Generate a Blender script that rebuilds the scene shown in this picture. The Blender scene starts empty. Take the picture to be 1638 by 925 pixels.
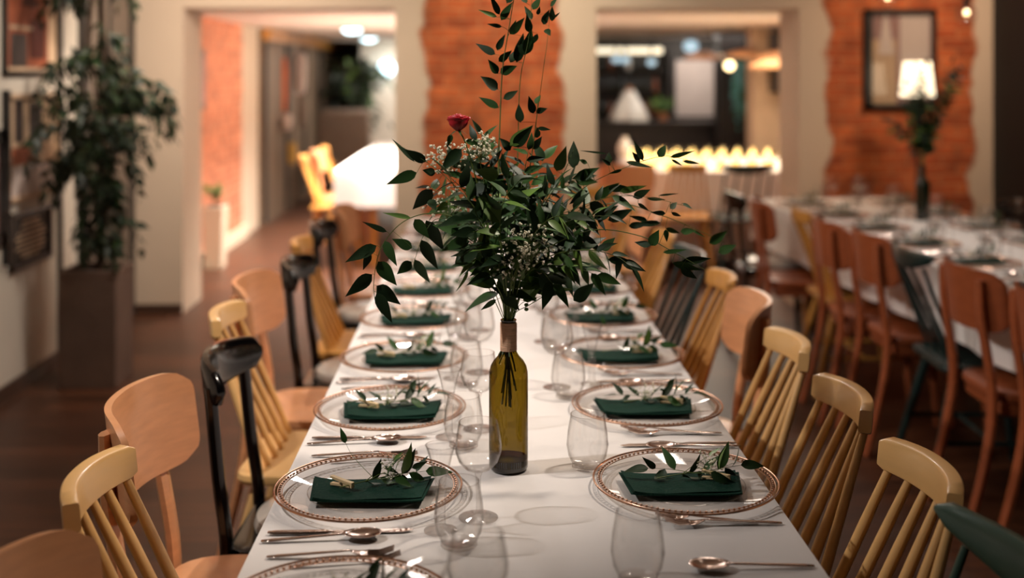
import bpy, math, random
from mathutils import Vector, Matrix, noise
R = random.Random(7)
SC = bpy.context.scene
COL = SC.collection
rad = math.radians

# ------------------------------------------------------------------ camera
F, CX, HY = 1800.0, 819.0, 120.0            # focal length (px of 1638), principal column, horizon row
CAMZ = 1.49
YAW = math.atan(50.0 / F)
RT = Vector((math.cos(YAW), -math.sin(YAW), 0)); FW = Vector((math.sin(YAW), math.cos(YAW), 0))
def D(px, py, Z):
    """a point at depth Z that the photograph shows at px, py"""
    return RT * ((px - CX) * Z / F) + FW * Z + Vector((0, 0, CAMZ - (py - HY) * Z / F))
def G(px, py, z=0.0):
    """a point on the level plane z"""
    return D(px, py, F * (CAMZ - z) / (py - HY))
cd = bpy.data.cameras.new('camera'); cam = bpy.data.objects.new('camera', cd); COL.objects.link(cam)
cam.location = (0, 0, CAMZ); cam.rotation_euler = (rad(90), 0, -YAW)
cd.sensor_width = 36; cd.lens = 36 * F / 1638; cd.shift_y = -(462.5 - HY) / 1638
cd.clip_start = 0.05; cd.clip_end = 100
cd.dof.use_dof = True; cd.dof.focus_distance = 2.02; cd.dof.aperture_fstop = 1.75
SC.camera = cam
vs = SC.view_settings
SC.display_settings.display_device = 'sRGB'
vs.view_transform = 'Standard'; vs.look = 'None'; vs.gamma = 1; vs.use_curve_mapping = False
vs.exposure = 0.0
cy = SC.cycles
cy.use_denoising = True
cy.max_bounces = 10; cy.diffuse_bounces = 4; cy.glossy_bounces = 4; cy.transmission_bounces = 6
cy.transparent_max_bounces = 40; cy.caustics_reflective = False; cy.caustics_refractive = False
cy.sample_clamp_indirect = 6

# ------------------------------------------------------------------ world and lights
w = bpy.data.worlds.new('world'); SC.world = w; w.use_nodes = True
w.node_tree.nodes['Background'].inputs[0].default_value = (1.0, 0.80, 0.66, 1)
w.node_tree.nodes['Background'].inputs[1].default_value = 0.035
def lamp(name, kind, loc, power, color, size=0.1, aim=None, size_y=None, spot=None, blend=0.5):
    l = bpy.data.lights.new(name, kind); l.energy = power; l.color = color
    if kind == 'AREA':
        l.shape = 'RECTANGLE' if size_y else 'DISK'; l.size = size
        if size_y: l.size_y = size_y
    elif kind in ('POINT', 'SPOT'): l.shadow_soft_size = size
    if spot: l.spot_size = rad(spot); l.spot_blend = blend
    o = bpy.data.objects.new(name, l); COL.objects.link(o); o.location = loc
    if aim is not None: o.rotation_euler = (Vector(aim) - Vector(loc)).to_track_quat('-Z', 'Y').to_euler()
    return o
WARM = (1.0, 0.80, 0.62); NEUT = (1.0, 0.90, 0.80)
lamp('key_spot', 'SPOT', (-1.75, 1.75, 2.62), 128, (1.0, 0.94, 0.89), 0.04, (0.25, 3.05, 0.75), spot=70, blend=0.8)
lamp('left_chairs_spot', 'SPOT', (1.0, 2.3, 2.62), 135, (1.0, 0.86, 0.72), 0.06, (-0.72, 2.5, 0.7), spot=62, blend=0.9)
lamp('left_chairs_far_spot', 'SPOT', (0.9, 4.2, 2.62), 60, (1.0, 0.86, 0.72), 0.06, (-0.72, 4.2, 0.7), spot=62, blend=0.9)
lw_ = lamp('left_wall_spot', 'SPOT', (-0.8, 5.0, 2.6), 100, (1.0, 0.88, 0.76), 0.1, (-2.18, 5.5, 0.9), spot=70, blend=0.9)
lamp('rear_track_spot', 'SPOT', (-0.35, 5.3, 2.6), 42, (1.0, 0.93, 0.87), 0.1, (0.05, 2.9, 0.75), spot=70, blend=0.9)
lamp('far_key_spot', 'SPOT', (-1.7, 4.3, 2.6), 120, (1.0, 0.88, 0.78), 0.06, (0.15, 4.1, 0.75), spot=80, blend=0.9)
tf = lamp('table_fill_light', 'AREA', (0.08, 3.8, 2.66), 14, (1.0, 0.92, 0.85), 0.4, (0.08, 3.2, 0), size_y=4.2); tf.data.spread = rad(110)  # soft overhead fill, added to lift the tabletop and inner chair faces
lamp('right_table_spot', 'SPOT', (2.6, 5.2, 2.6), 60, NEUT, 0.08, (2.2, 5.0, 0.75), spot=75, blend=0.8)
lamp('wall_wash', 'AREA', (0.3, 5.9, 2.62), 15, (1.0, 0.87, 0.66), 0.5, (0.3, 7.1, 1.3)).data.spread = rad(110)
lamp('wall_wash_right', 'AREA', (2.9, 5.9, 2.62), 11, (1.0, 0.72, 0.5), 0.4, (2.8, 7.1, 1.3)).data.spread = rad(110)
wl = lamp('wall_wash_left', 'AREA', (-1.0, 5.6, 2.3), 21, (1.0, 0.84, 0.68), 0.4, (-2.1, 7.1, 1.2)); wl.data.spread = rad(120)
for bx_, by_ in ((-0.5, 3.3), (0.75, 3.9), (-0.6, 5.0), (0.7, 5.9), (0.1, 4.4)): lamp('glass_sparkle_light', 'POINT', (bx_, by_, 2.35), 3, (1.0, 0.9, 0.8), 0.045)  # bare points without fixtures, added for highlights in the glasses
# the rooms beyond the openings
lamp('passage_ceiling_light', 'AREA', (-0.7, 9.6, 1.93), 240, NEUT, 1.2, (-0.7, 9.6, 0), size_y=3.0).data.spread = rad(105)
lamp('passage_deep_light', 'AREA', (-0.6, 14.0, 1.93), 62, NEUT, 1.0, (-0.6, 14.0, 0), size_y=2.0)
lamp('bar_ceiling_light', 'AREA', (2.3, 9.2, 1.93), 40, (1.0, 0.9, 0.78), 1.6, (2.3, 9.2, 0), size_y=1.4)
lamp('bar_deep_light', 'AREA', (2.4, 12.3, 1.93), 25, NEUT, 1.6, (2.4, 12.3, 0), size_y=1.0)

# ------------------------------------------------------------------ materials
def srgb(r, g, b):
    f = lambda c: (c / 255 / 12.92) if c / 255 <= 0.04045 else ((c / 255 + 0.055) / 1.055) ** 2.4
    return (f(r), f(g), f(b), 1)
MATS = {}
def mat(name, col, rough=0.5, metal=0.0, coat=0.0, emis=None, estr=0.0, var=0.0, vscale=8.0, bump=0.0, bscale=60.0, stretch=(1, 1, 1), spec=0.5, sss=0.0, sheen=0.0):
    m = bpy.data.materials.new(name); m.use_nodes = True; nt = m.node_tree; p = nt.nodes['Principled BSDF']
    p.inputs['Base Color'].default_value = col; p.inputs['Roughness'].default_value = rough
    p.inputs['Metallic'].default_value = metal; p.inputs['Coat Weight'].default_value = coat; p.inputs['Coat Roughness'].default_value = 0.12
    p.inputs['Specular IOR Level'].default_value = spec
    if sheen: p.inputs['Sheen Weight'].default_value = sheen
    if emis: p.inputs['Emission Color'].default_value = emis; p.inputs['Emission Strength'].default_value = estr
    tc = nt.nodes.new('ShaderNodeTexCoord'); mp = nt.nodes.new('ShaderNodeMapping'); mp.inputs['Scale'].default_value = stretch
    nt.links.new(tc.outputs['Object'], mp.inputs[0])
    if var:
        n = nt.nodes.new('ShaderNodeTexNoise'); n.inputs['Scale'].default_value = vscale; n.inputs['Detail'].default_value = 4
        nt.links.new(mp.outputs[0], n.inputs['Vector'])
        r = nt.nodes.new('ShaderNodeMapRange'); r.inputs[1].default_value = 0.3; r.inputs[2].default_value = 0.7
        r.inputs[3].default_value = 1 - var; r.inputs[4].default_value = 1 + var
        nt.links.new(n.outputs[0], r.inputs[0])
        mx = nt.nodes.new('ShaderNodeMix'); mx.data_type = 'RGBA'; mx.blend_type = 'MULTIPLY'; mx.inputs[0].default_value = 1
        mx.inputs[6].default_value = col; nt.links.new(r.outputs[0], mx.inputs[7]); nt.links.new(mx.outputs[2], p.inputs['Base Color'])
    if bump:
        n2 = nt.nodes.new('ShaderNodeTexNoise'); n2.inputs['Scale'].default_value = bscale; n2.inputs['Detail'].default_value = 4
        nt.links.new(mp.outputs[0], n2.inputs['Vector'])
        b = nt.nodes.new('ShaderNodeBump'); b.inputs['Strength'].default_value = bump; b.inputs['Distance'].default_value = 0.01
        nt.links.new(n2.outputs[0], b.inputs['Height']); nt.links.new(b.outputs[0], p.inputs['Normal'])
    MATS[name] = m
    return m
def glassmat(name, tint, rim, rough=0.0, k=2.2, f0=0.045):
    """thin-walled glass: clear, a little denser where the wall is seen edge-on, mirror-like at grazing angles (Schlick)"""
    m = bpy.data.materials.new(name); m.use_nodes = True; nt = m.node_tree
    for n in list(nt.nodes):
        if n.type != 'OUTPUT_MATERIAL': nt.nodes.remove(n)
    out = nt.nodes[0]
    tr = nt.nodes.new('ShaderNodeBsdfTransparent'); gl = nt.nodes.new('ShaderNodeBsdfGlossy'); gl.inputs['Roughness'].default_value = rough
    lw = nt.nodes.new('ShaderNodeLayerWeight'); lw.inputs[0].default_value = 0.5
    def math_(op, a, b):
        q = nt.nodes.new('ShaderNodeMath'); q.operation = op
        for i, v in enumerate((a, b)):
            if isinstance(v, (int, float)): q.inputs[i].default_value = v
            else: nt.links.new(v, q.inputs[i])
        return q.outputs[0]
    fr = math_('ADD', math_('MULTIPLY', math_('POWER', lw.outputs['Facing'], 5.0), (1 - f0) * 0.7), f0)
    mx = nt.nodes.new('ShaderNodeMix'); mx.data_type = 'RGBA'; mx.inputs[6].default_value = tint; mx.inputs[7].default_value = rim
    nt.links.new(math_('POWER', lw.outputs['Facing'], k), mx.inputs[0]); nt.links.new(mx.outputs[2], tr.inputs[0])
    ms = nt.nodes.new('ShaderNodeMixShader'); nt.links.new(fr, ms.inputs[0]); nt.links.new(tr.outputs[0], ms.inputs[1]); nt.links.new(gl.outputs[0], ms.inputs[2])
    nt.links.new(ms.outputs[0], out.inputs[0]); MATS[name] = m
    return m
def emit(name, col, s):
    m = bpy.data.materials.new(name); m.use_nodes = True; nt = m.node_tree
    p = nt.nodes['Principled BSDF']; p.inputs['Base Color'].default_value = col
    p.inputs['Emission Color'].default_value = col; p.inputs['Emission Strength'].default_value = s
    MATS[name] = m
    return m
mat('yellow_lacquer', srgb(228, 180, 116), 0.32, coat=0.35, var=0.06, vscale=5, stretch=(1, 1, 6))
mat('yellow_wood', srgb(196, 138, 66), 0.38, coat=0.25, var=0.12, vscale=9, stretch=(6, 6, 1))
mat('beech', srgb(220, 156, 110), 0.3, coat=0.3, var=0.08, vscale=14, stretch=(1, 1, 5))
mat('dark_beech', srgb(150, 78, 44), 0.4, coat=0.25, var=0.1, vscale=14, stretch=(1, 1, 5))
mat('black_lacquer', srgb(6, 5, 6), 0.14, coat=0.25, spec=0.35)
mat('green_paint', srgb(62, 92, 78), 0.4, coat=0.2, var=0.05)
mat('dark_green_paint', srgb(26, 46, 44), 0.35, coat=0.3, var=0.05)
mat('cushion_vinyl', srgb(196, 184, 172), 0.22, coat=0.8, bump=0.15, bscale=30)
mat('tablecloth_white', srgb(236, 230, 226), 0.85, bump=0.25, bscale=7, sheen=0.1, spec=0.2)
mat('napkin_green', srgb(18, 52, 41), 0.85, var=0.08, vscale=40, bump=0.25, bscale=260, spec=0.15)
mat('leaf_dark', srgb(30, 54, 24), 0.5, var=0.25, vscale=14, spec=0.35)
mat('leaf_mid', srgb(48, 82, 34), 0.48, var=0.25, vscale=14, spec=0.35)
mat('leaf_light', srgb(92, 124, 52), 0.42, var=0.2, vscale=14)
mat('leaf_ficus', srgb(22, 40, 18), 0.5, var=0.3, vscale=6)
mat('leaf_teal', srgb(70, 140, 140), 0.4, var=0.3, vscale=6)
mat('stem_green', srgb(92, 110, 48), 0.5)
mat('stem_brown', srgb(70, 52, 36), 0.7)
mat('rose_red', srgb(176, 14, 34), 0.5, var=0.15, vscale=50)
mat('blossom', srgb(232, 226, 202), 0.7)
mat('copper', srgb(208, 166, 140), 0.25, metal=1.0)
mat('cutlery_steel', srgb(205, 186, 176), 0.16, metal=1.0)
mat('clothespin_wood', srgb(226, 198, 152), 0.6, var=0.08, vscale=60)
mat('spring_steel', srgb(170, 165, 160), 0.3, metal=1.0)
mat('raffia', srgb(228, 184, 150), 0.8, var=0.15, vscale=200, stretch=(0.2, 0.2, 3), bump=0.3, bscale=300)
mat('plaster_cream', srgb(214, 198, 176), 0.85, var=0.05, vscale=1.5, bump=0.1, bscale=12)
mat('plaster_white', srgb(206, 196, 182), 0.85, var=0.05, vscale=1.5, bump=0.08, bscale=12)
mat('ceiling_white', srgb(224, 208, 194), 0.9)
mat('taupe', srgb(118, 104, 92), 0.7, var=0.05)
mat('grey_panel', srgb(116, 98, 80), 0.6, var=0.08, vscale=3)
mat('dark_grey', srgb(52, 46, 42), 0.6)
mat('near_black', srgb(12, 10, 10), 0.7)
mat('baseboard_wood', srgb(66, 44, 32), 0.5)
mat('concrete_planter', srgb(104, 82, 70), 0.75, var=0.18, vscale=4, bump=0.3, bscale=30)
mat('soil', srgb(36, 26, 20), 0.95, bump=0.6, bscale=60)
mat('frame_black', srgb(14, 11, 10), 0.4)
mat('paper_tan', srgb(196, 166, 136), 0.8, var=0.12, vscale=4)
mat('paper_rust', srgb(150, 78, 48), 0.8, var=0.25, vscale=10)
mat('paper_dark', srgb(50, 38, 34), 0.7, var=0.2, vscale=8)
mat('paper_white', srgb(206, 190, 182), 0.8, var=0.06, vscale=4)
mat('paper_mauve', srgb(150, 116, 112), 0.6, var=0.2, vscale=6)
mat('paper_roof', srgb(84, 32, 22), 0.8)
mat('board_black', srgb(34, 28, 26), 0.7, var=0.2, vscale=14)
mat('chalk', srgb(186, 160, 132), 0.8)
mat('counter_dark', srgb(26, 18, 16), 0.4)
mat('brass', srgb(226, 166, 116), 0.5)
mat('terracotta', srgb(150, 96, 62), 0.7)
mat('bottle_foot', srgb(34, 22, 8), 0.15, coat=0.5)
mat('bottle_green', srgb(20, 26, 10), 0.15, coat=0.6)
mat('bottle_dark', srgb(30, 18, 14), 0.2, coat=0.5)
mat('bottle_amber', srgb(120, 60, 26), 0.2, coat=0.5)
mat('china', srgb(232, 226, 216), 0.3, coat=0.4)
mat('orange_cloth', srgb(214, 110, 62), 0.8)
mat('yellow_cloth', srgb(206, 170, 90), 0.8)
mat('candle_wax', srgb(250, 220, 150), 0.5, emis=srgb(255, 200, 110), estr=2.2)
glassmat('clear_glass', (0.992, 0.99, 0.988, 1), (0.50, 0.46, 0.43, 1), k=4.2, f0=0.06, rough=0.04)
glassmat('stem_glass', (0.985, 0.98, 0.975, 1), (0.50, 0.46, 0.44, 1), k=2.6, f0=0.08, rough=0.04)
glassmat('plate_glass', (0.98, 0.972, 0.966, 1), (0.80, 0.75, 0.71, 1), k=4)
glassmat('wine_bottle_glass', (0.37, 0.29, 0.07, 1), (0.10, 0.07, 0.01, 1), k=2.5)
glassmat('wine_bottle_base', (0.10, 0.075, 0.02, 1), (0.02, 0.015, 0.0, 1), k=2.0)
glassmat('picture_glass', (0.95, 0.95, 0.95, 1), (0.8, 0.8, 0.8, 1))
emit('lampshade_glow', srgb(255, 236, 200), 2.2)
emit('cool_light', srgb(205, 240, 250), 5.0)
emit('warm_light', srgb(255, 222, 170), 1.5)
emit('shelf_light', srgb(250, 236, 205), 1.6)
emit('blue_light', srgb(190, 220, 235), 1.0)
emit('bulb_light', srgb(255, 226, 170), 5.0)
emit('flame', srgb(255, 215, 130), 9.0)

def floor_material():
    m = bpy.data.materials.new('oak_floor'); m.use_nodes = True; nt = m.node_tree; p = nt.nodes['Principled BSDF']
    tc = nt.nodes.new('ShaderNodeTexCoord'); mp = nt.nodes.new('ShaderNodeMapping')
    nt.links.new(tc.outputs['Object'], mp.inputs[0])
    br = nt.nodes.new('ShaderNodeTexBrick'); br.inputs['Scale'].default_value = 1; br.inputs['Brick Width'].default_value = 1.3; br.inputs['Row Height'].default_value = 0.12
    br.inputs['Mortar Size'].default_value = 0.002; br.inputs['Color1'].default_value = srgb(86, 50, 30); br.inputs['Color2'].default_value = srgb(62, 35, 20); br.inputs['Mortar'].default_value = srgb(30, 18, 12)
    nt.links.new(mp.outputs[0], br.inputs['Vector'])
    m2 = nt.nodes.new('ShaderNodeMapping'); m2.inputs['Scale'].default_value = (1.5, 22, 1); nt.links.new(tc.outputs['Object'], m2.inputs[0])
    n = nt.nodes.new('ShaderNodeTexNoise'); n.inputs['Scale'].default_value = 2; n.inputs['Detail'].default_value = 6; nt.links.new(m2.outputs[0], n.inputs['Vector'])
    r = nt.nodes.new('ShaderNodeMapRange'); r.inputs[1].default_value = 0.3; r.inputs[2].default_value = 0.7; r.inputs[3].default_value = 0.65; r.inputs[4].default_value = 1.3; nt.links.new(n.outputs[0], r.inputs[0])
    mx = nt.nodes.new('ShaderNodeMix'); mx.data_type = 'RGBA'; mx.blend_type = 'MULTIPLY'; mx.inputs[0].default_value = 1
    nt.links.new(br.outputs['Color'], mx.inputs[6]); nt.links.new(r.outputs[0], mx.inputs[7]); nt.links.new(mx.outputs[2], p.inputs['Base Color'])
    p.inputs['Roughness'].default_value = 0.42
    return m
def brick_material(name, bands, c1, c2, mortar, plaster, axis='X', amp=0.1):
    """brickwork that shows where the coordinate lies inside bands, plaster with a ragged edge elsewhere"""
    m = bpy.data.materials.new(name); m.use_nodes = True; nt = m.node_tree; p = nt.nodes['Principled BSDF']; p.inputs['Roughness'].default_value = 0.88
    tc = nt.nodes.new('ShaderNodeTexCoord'); sp = nt.nodes.new('ShaderNodeSeparateXYZ'); nt.links.new(tc.outputs['Object'], sp.inputs[0])
    ax = sp.outputs[0] if axis == 'X' else sp.outputs[1]
    cb = nt.nodes.new('ShaderNodeCombineXYZ'); nt.links.new(ax, cb.inputs[0]); nt.links.new(sp.outputs[2], cb.inputs[1])
    wn = nt.nodes.new('ShaderNodeTexNoise'); wn.inputs['Scale'].default_value = 9; nt.links.new(cb.outputs[0], wn.inputs['Vector'])
    wv = nt.nodes.new('ShaderNodeVectorMath'); wv.operation = 'SCALE'; wv.inputs['Scale'].default_value = 0.03; nt.links.new(wn.outputs['Color'], wv.inputs[0])
    wa = nt.nodes.new('ShaderNodeVectorMath'); wa.operation = 'ADD'; nt.links.new(cb.outputs[0], wa.inputs[0]); nt.links.new(wv.outputs[0], wa.inputs[1])
    br = nt.nodes.new('ShaderNodeTexBrick'); br.inputs['Scale'].default_value = 1; br.inputs['Brick Width'].default_value = 0.21; br.inputs['Row Height'].default_value = 0.062
    br.inputs['Mortar Size'].default_value = 0.007; br.inputs['Mortar Smooth'].default_value = 0.4
    br.inputs['Color1'].default_value = c1; br.inputs['Color2'].default_value = c2; br.inputs['Mortar'].default_value = mortar
    nt.links.new(wa.outputs[0], br.inputs['Vector'])
    n = nt.nodes.new('ShaderNodeTexNoise'); n.inputs['Scale'].default_value = 7; n.inputs['Detail'].default_value = 5; nt.links.new(cb.outputs[0], n.inputs['Vector'])
    r = nt.nodes.new('ShaderNodeMapRange'); r.inputs[1].default_value = 0.3; r.inputs[2].default_value = 0.7; r.inputs[3].default_value = 0.65; r.inputs[4].default_value = 1.35; nt.links.new(n.outputs[0], r.inputs[0])
    mx = nt.nodes.new('ShaderNodeMix'); mx.data_type = 'RGBA'; mx.blend_type = 'MULTIPLY'; mx.inputs[0].default_value = 1
    nt.links.new(br.outputs['Color'], mx.inputs[6]); nt.links.new(r.outputs[0], mx.inputs[7])
    n3 = nt.nodes.new('ShaderNodeTexNoise'); n3.inputs['Scale'].default_value = 3.2; n3.inputs['Detail'].default_value = 3; nt.links.new(cb.outputs[0], n3.inputs['Vector'])
    def math_(op, a, b):
        q = nt.nodes.new('ShaderNodeMath'); q.operation = op
        for i, v in enumerate((a, b)):
            if isinstance(v, (int, float)): q.inputs[i].default_value = v
            else: nt.links.new(v, q.inputs[i])
        return q.outputs[0]
    jit = math_('MULTIPLY', math_('SUBTRACT', n3.outputs[0], 0.5), amp * 4)
    total = None
    for lo, hi in bands:
        mid, half = (lo + hi) / 2, (hi - lo) / 2
        d = math_('SUBTRACT', half, math_('ABSOLUTE', math_('SUBTRACT', ax, mid), 0))
        d = math_('ADD', d, jit)
        s = nt.nodes.new('ShaderNodeMapRange'); s.inputs[1].default_value = -0.01; s.inputs[2].default_value = 0.02; nt.links.new(d, s.inputs[0])
        total = s.outputs[0] if total is None else math_('MAXIMUM', total, s.outputs[0])
    fin = nt.nodes.new('ShaderNodeMix'); fin.data_type = 'RGBA'; nt.links.new(total, fin.inputs[0]); fin.inputs[6].default_value = plaster; nt.links.new(mx.outputs[2], fin.inputs[7])
    nt.links.new(fin.outputs[2], p.inputs['Base Color'])
    b = nt.nodes.new('ShaderNodeBump'); b.inputs['Strength'].default_value = 0.7; b.inputs['Distance'].default_value = 0.012
    hgt = math_('MULTIPLY', math_('SUBTRACT', 1.0, br.outputs['Fac']), total)
    nt.links.new(math_('ADD', hgt, math_('MULTIPLY', n.outputs[0], 0.4)), b.inputs['Height']); nt.links.new(b.outputs[0], p.inputs['Normal'])
    MATS[name] = m
    return m
floor_mat = floor_material()
brick_back = brick_material('brick_and_plaster', [(-0.36, 0.52), (2.19, 3.14)], srgb(184, 94, 48), srgb(150, 66, 30), srgb(170, 108, 70), srgb(200, 180, 160), 'X', 0.06)
brick_side = brick_material('pale_brick', [(7.0, 10.35)], srgb(206, 132, 98), srgb(186, 112, 80), srgb(204, 152, 122), srgb(208, 190, 168), 'Y', 0.05)

# ------------------------------------------------------------------ mesh helpers
class MB:
    def __init__(s): s.v = []; s.f = []; s.m = []; s.slots = []; s.cur = 0
    def use(s, name):
        if name not in s.slots: s.slots.append(name)
        s.cur = s.slots.index(name); return s
    def face(s, idx): s.f.append(idx); s.m.append(s.cur)
    def box(s, c, d, rot=None, taper=1.0):
        n = len(s.v); M = rot or Matrix.Identity(3)
        for z in (-1, 1):
            k = taper if z < 0 else 1.0
            for x, y in ((-1, -1), (1, -1), (1, 1), (-1, 1)):
                s.v.append(tuple(Vector(c) + M @ Vector((x * d[0] / 2 * k, y * d[1] / 2 * k, z * d[2] / 2))))
        for q in ((3, 2, 1, 0), (4, 5, 6, 7), (0, 1, 5, 4), (1, 2, 6, 5), (2, 3, 7, 6), (3, 0, 4, 7)): s.face([n + i for i in q])
        return s
    def span(s, a, b): return s.box([(a[i] + b[i]) / 2 for i in range(3)], [abs(b[i] - a[i]) for i in range(3)])
    def tube(s, pts, r, n=8, flat=(1, 1), up=None, cap=True):
        pts = [Vector(p) for p in pts]; rs = r if isinstance(r, (list, tuple)) else [r] * len(pts); base = len(s.v)
        ref = Vector(up) if up else None
        for i, p in enumerate(pts):
            t = (pts[min(i + 1, len(pts) - 1)] - pts[max(i - 1, 0)])
            t = t.normalized() if t.length > 1e-9 else Vector((0, 0, 1))
            if ref is None: ref = Vector((1, 0, 0)) if abs(t.x) < 0.8 else Vector((0, 1, 0))
            a = (ref - t * ref.dot(t)).normalized(); b = t.cross(a); 
            if not up: ref = a
            for k in range(n):
                th = 2 * math.pi * (k + 0.5) / n
                s.v.append(tuple(p + a * math.cos(th) * rs[i] * flat[0] + b * math.sin(th) * rs[i] * flat[1]))
        for i in range(len(pts) - 1):
            for k in range(n):
                s.face([base + i * n + k, base + i * n + (k + 1) % n, base + (i + 1) * n + (k + 1) % n, base + (i + 1) * n + k])
        if cap:
            s.face([base + k for k in range(n)][::-1]); s.face([base + (len(pts) - 1) * n + k for k in range(n)])
        return s
    def lathe(s, prof, n=32, c=(0, 0, 0), sx=1, sy=1):
        base = len(s.v); rows = []
        for r, z in prof:
            if r < 1e-6: rows.append([len(s.v)]); s.v.append((c[0], c[1], c[2] + z))
            else:
                rows.append(list(range(len(s.v), len(s.v) + n)))
                for k in range(n):
                    th = 2 * math.pi * k / n; s.v.append((c[0] + r * sx * math.cos(th), c[1] + r * sy * math.sin(th), c[2] + z))
        for a, b in zip(rows, rows[1:]):
            for k in range(n):
                k2 = (k + 1) % n
                if len(a) == 1 and len(b) == 1: continue
                if len(a) == 1: s.face([a[0], b[k2], b[k]])
                elif len(b) == 1: s.face([a[k], a[k2], b[0]])
                else: s.face([a[k], a[k2], b[k2], b[k]])
        return s
    def ball(s, c, r, n=8, m=5, sc=(1, 1, 1)):
        prof = [(math.sin(math.pi * i / m) * r, -math.cos(math.pi * i / m) * r * sc[2]) for i in range(m + 1)]
        prof[0] = (0, -r * sc[2]); prof[-1] = (0, r * sc[2])
        return s.lathe(prof, n, c, sc[0], sc[1])
    def grid(s, fn, nu, nv, closed_u=False):
        base = len(s.v)
        for j in range(nv + 1):
            for i in range(nu + (0 if closed_u else 1)): s.v.append(tuple(fn(i / nu, j / nv)))
        row = nu if closed_u else nu + 1
        for j in range(nv):
            for i in range(nu): 
                i2 = (i + 1) % row
                s.face([base + j * row + i, base + j * row + i2, base + (j + 1) * row + i2, base + (j + 1) * row + i])
        return s
    def prism(s, outline, depth, M=None):
        """outline in local x,z, pushed through depth along y"""
        M = M or Matrix.Identity(4); n = len(s.v); k = len(outline)
        for y in (-depth / 2, depth / 2):
            for x, z in outline: s.v.append(tuple(M @ Vector((x, y, z))))
        s.face([n + i for i in range(k)]); s.face([n + k + i for i in range(k)][::-1])
        for i in range(k): s.face([n + i, n + k + i, n + k + (i + 1) % k, n + (i + 1) % k])
        return s
    def build(s, name, m=None, parent=None, smooth=True, bevel=0, angle=40, solid=0, subsurf=0):
        me = bpy.data.meshes.new(name); me.from_pydata(s.v, [], s.f)
        if s.slots:
            for q in s.slots: me.materials.append(MATS[q])
            me.polygons.foreach_set('material_index', s.m)
        if m is not None: me.materials.append(MATS[m] if isinstance(m, str) else m)
        me.update()
        import bmesh
        bm = bmesh.new(); bm.from_mesh(me); bmesh.ops.recalc_face_normals(bm, faces=bm.faces)
        bm.to_mesh(me); bm.free()
        o = bpy.data.objects.new(name, me); COL.objects.link(o)
        if smooth:
            me.polygons.foreach_set('use_smooth', [True] * len(me.polygons))
            me.set_sharp_from_angle(angle=rad(angle))
        if subsurf: q = o.modifiers.new('s', 'SUBSURF'); q.levels = q.render_levels = subsurf
        if solid: q = o.modifiers.new('t', 'SOLIDIFY'); q.thickness = solid; q.offset = 0
        if bevel:
            q = o.modifiers.new('b', 'BEVEL'); q.width = bevel; q.segments = 3; q.limit_method = 'ANGLE'; q.angle_limit = rad(35)
            q.harden_normals = False
        if parent is not None: o.parent = parent
        return o
def tag(o, label=None, cat=None, group=None, kind=None):
    if label: o['label'] = label
    if cat: o['category'] = cat
    if group: o['group'] = group
    if kind: o['kind'] = kind
    return o
def thing(name, label, cat, loc=(0, 0, 0), rz=0, group=None):
    o = bpy.data.objects.new(name, None); COL.objects.link(o); o.empty_display_size = 0.05
    o.location = loc; o.rotation_euler = (0, 0, rz)
    return tag(o, label, cat, group)
def copy_tree(o, parent=None):
    c = o.copy(); COL.objects.link(c); c.parent = parent
    for ch in o.children: copy_tree(ch, c)
    return c
FIRST = {}
def place(key, maker, loc, rz, label, group=None, scale=None):
    """the first request builds the thing, later ones copy it and its parts"""
    if key not in FIRST: FIRST[key] = o = maker()
    else: o = copy_tree(FIRST[key])
    o.location = loc; o.rotation_euler = (0, 0, rz)
    if scale: o.scale = scale
    tag(o, label, None, group)
    return o
def structure(mb, name, m=None, **k): return tag(mb.build(name, m, **k), kind='structure')
def crom(pts, n=8):
    P = [Vector(p) for p in pts]; P = [P[0] * 2 - P[1]] + P + [P[-1] * 2 - P[-2]]; out = []
    for i in range(1, len(P) - 2):
        for k in range(n):
            t = k / n; a, b, c, d = P[i - 1:i + 3]
            out.append(0.5 * ((2 * b) + (c - a) * t + (2 * a - 5 * b + 4 * c - d) * t * t + (3 * b - 3 * c + d - a) * t ** 3))
    out.append(P[-2]); return out
def rrect(w, h, r, n=5):
    o = []
    for cx, cz, a0 in ((w / 2 - r, h / 2 - r, 0), (-w / 2 + r, h / 2 - r, 90), (-w / 2 + r, -h / 2 + r, 180), (w / 2 - r, -h / 2 + r, 270)):
        for i in range(n + 1): a = rad(a0 + 90 * i / n); o.append((cx + r * math.cos(a), cz + r * math.sin(a)))
    return o
ORD = ['nearest', 'second', 'third', 'fourth', 'fifth', 'sixth', 'seventh', 'eighth', 'ninth', 'tenth', 'eleventh', 'twelfth']

# ------------------------------------------------------------------ the room
WL = -2.18                       # left wall face
BY0, BY1 = 7.08, 7.55            # the thick wall with the two openings
HB = 1.91                        # underside of the openings
CF = 1.955                       # ceiling of the rooms beyond
structure(MB().span((-3.0, -2.0, -0.05), (4.6, 19.0, 0.0)), 'floor', floor_mat, smooth=False)
structure(MB().span((-2.4, -1.0, 2.7), (3.6, BY0, 2.76)), 'ceiling', 'ceiling_white', smooth=False)
structure(MB().span((-2.4, BY1, CF), (4.5, 18.0, CF + 0.05)), 'ceiling_beyond', 'ceiling_white', smooth=False)
structure(MB().span((WL - 0.15, -1.0, 0), (WL, BY0, 2.7)), 'wall_left', 'plaster_white', smooth=False)
structure(MB().span((WL, -1.0, 0), (WL + 0.015, 6.15, 0.07)), 'baseboard_left', 'baseboard_wood', smooth=False)
structure(MB().span((3.26, -1.0, 0), (3.4, BY0, 2.7)), 'wall_right', 'near_black', smooth=False)
wb = MB()
wb.span((WL - 0.15, BY0, 0), (-1.86, BY1, 2.7)).span((-0.537, BY0, 0), (0.73, BY1, 2.7)).span((2.016, BY0, 0), (3.4, BY1, 2.7))
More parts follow.
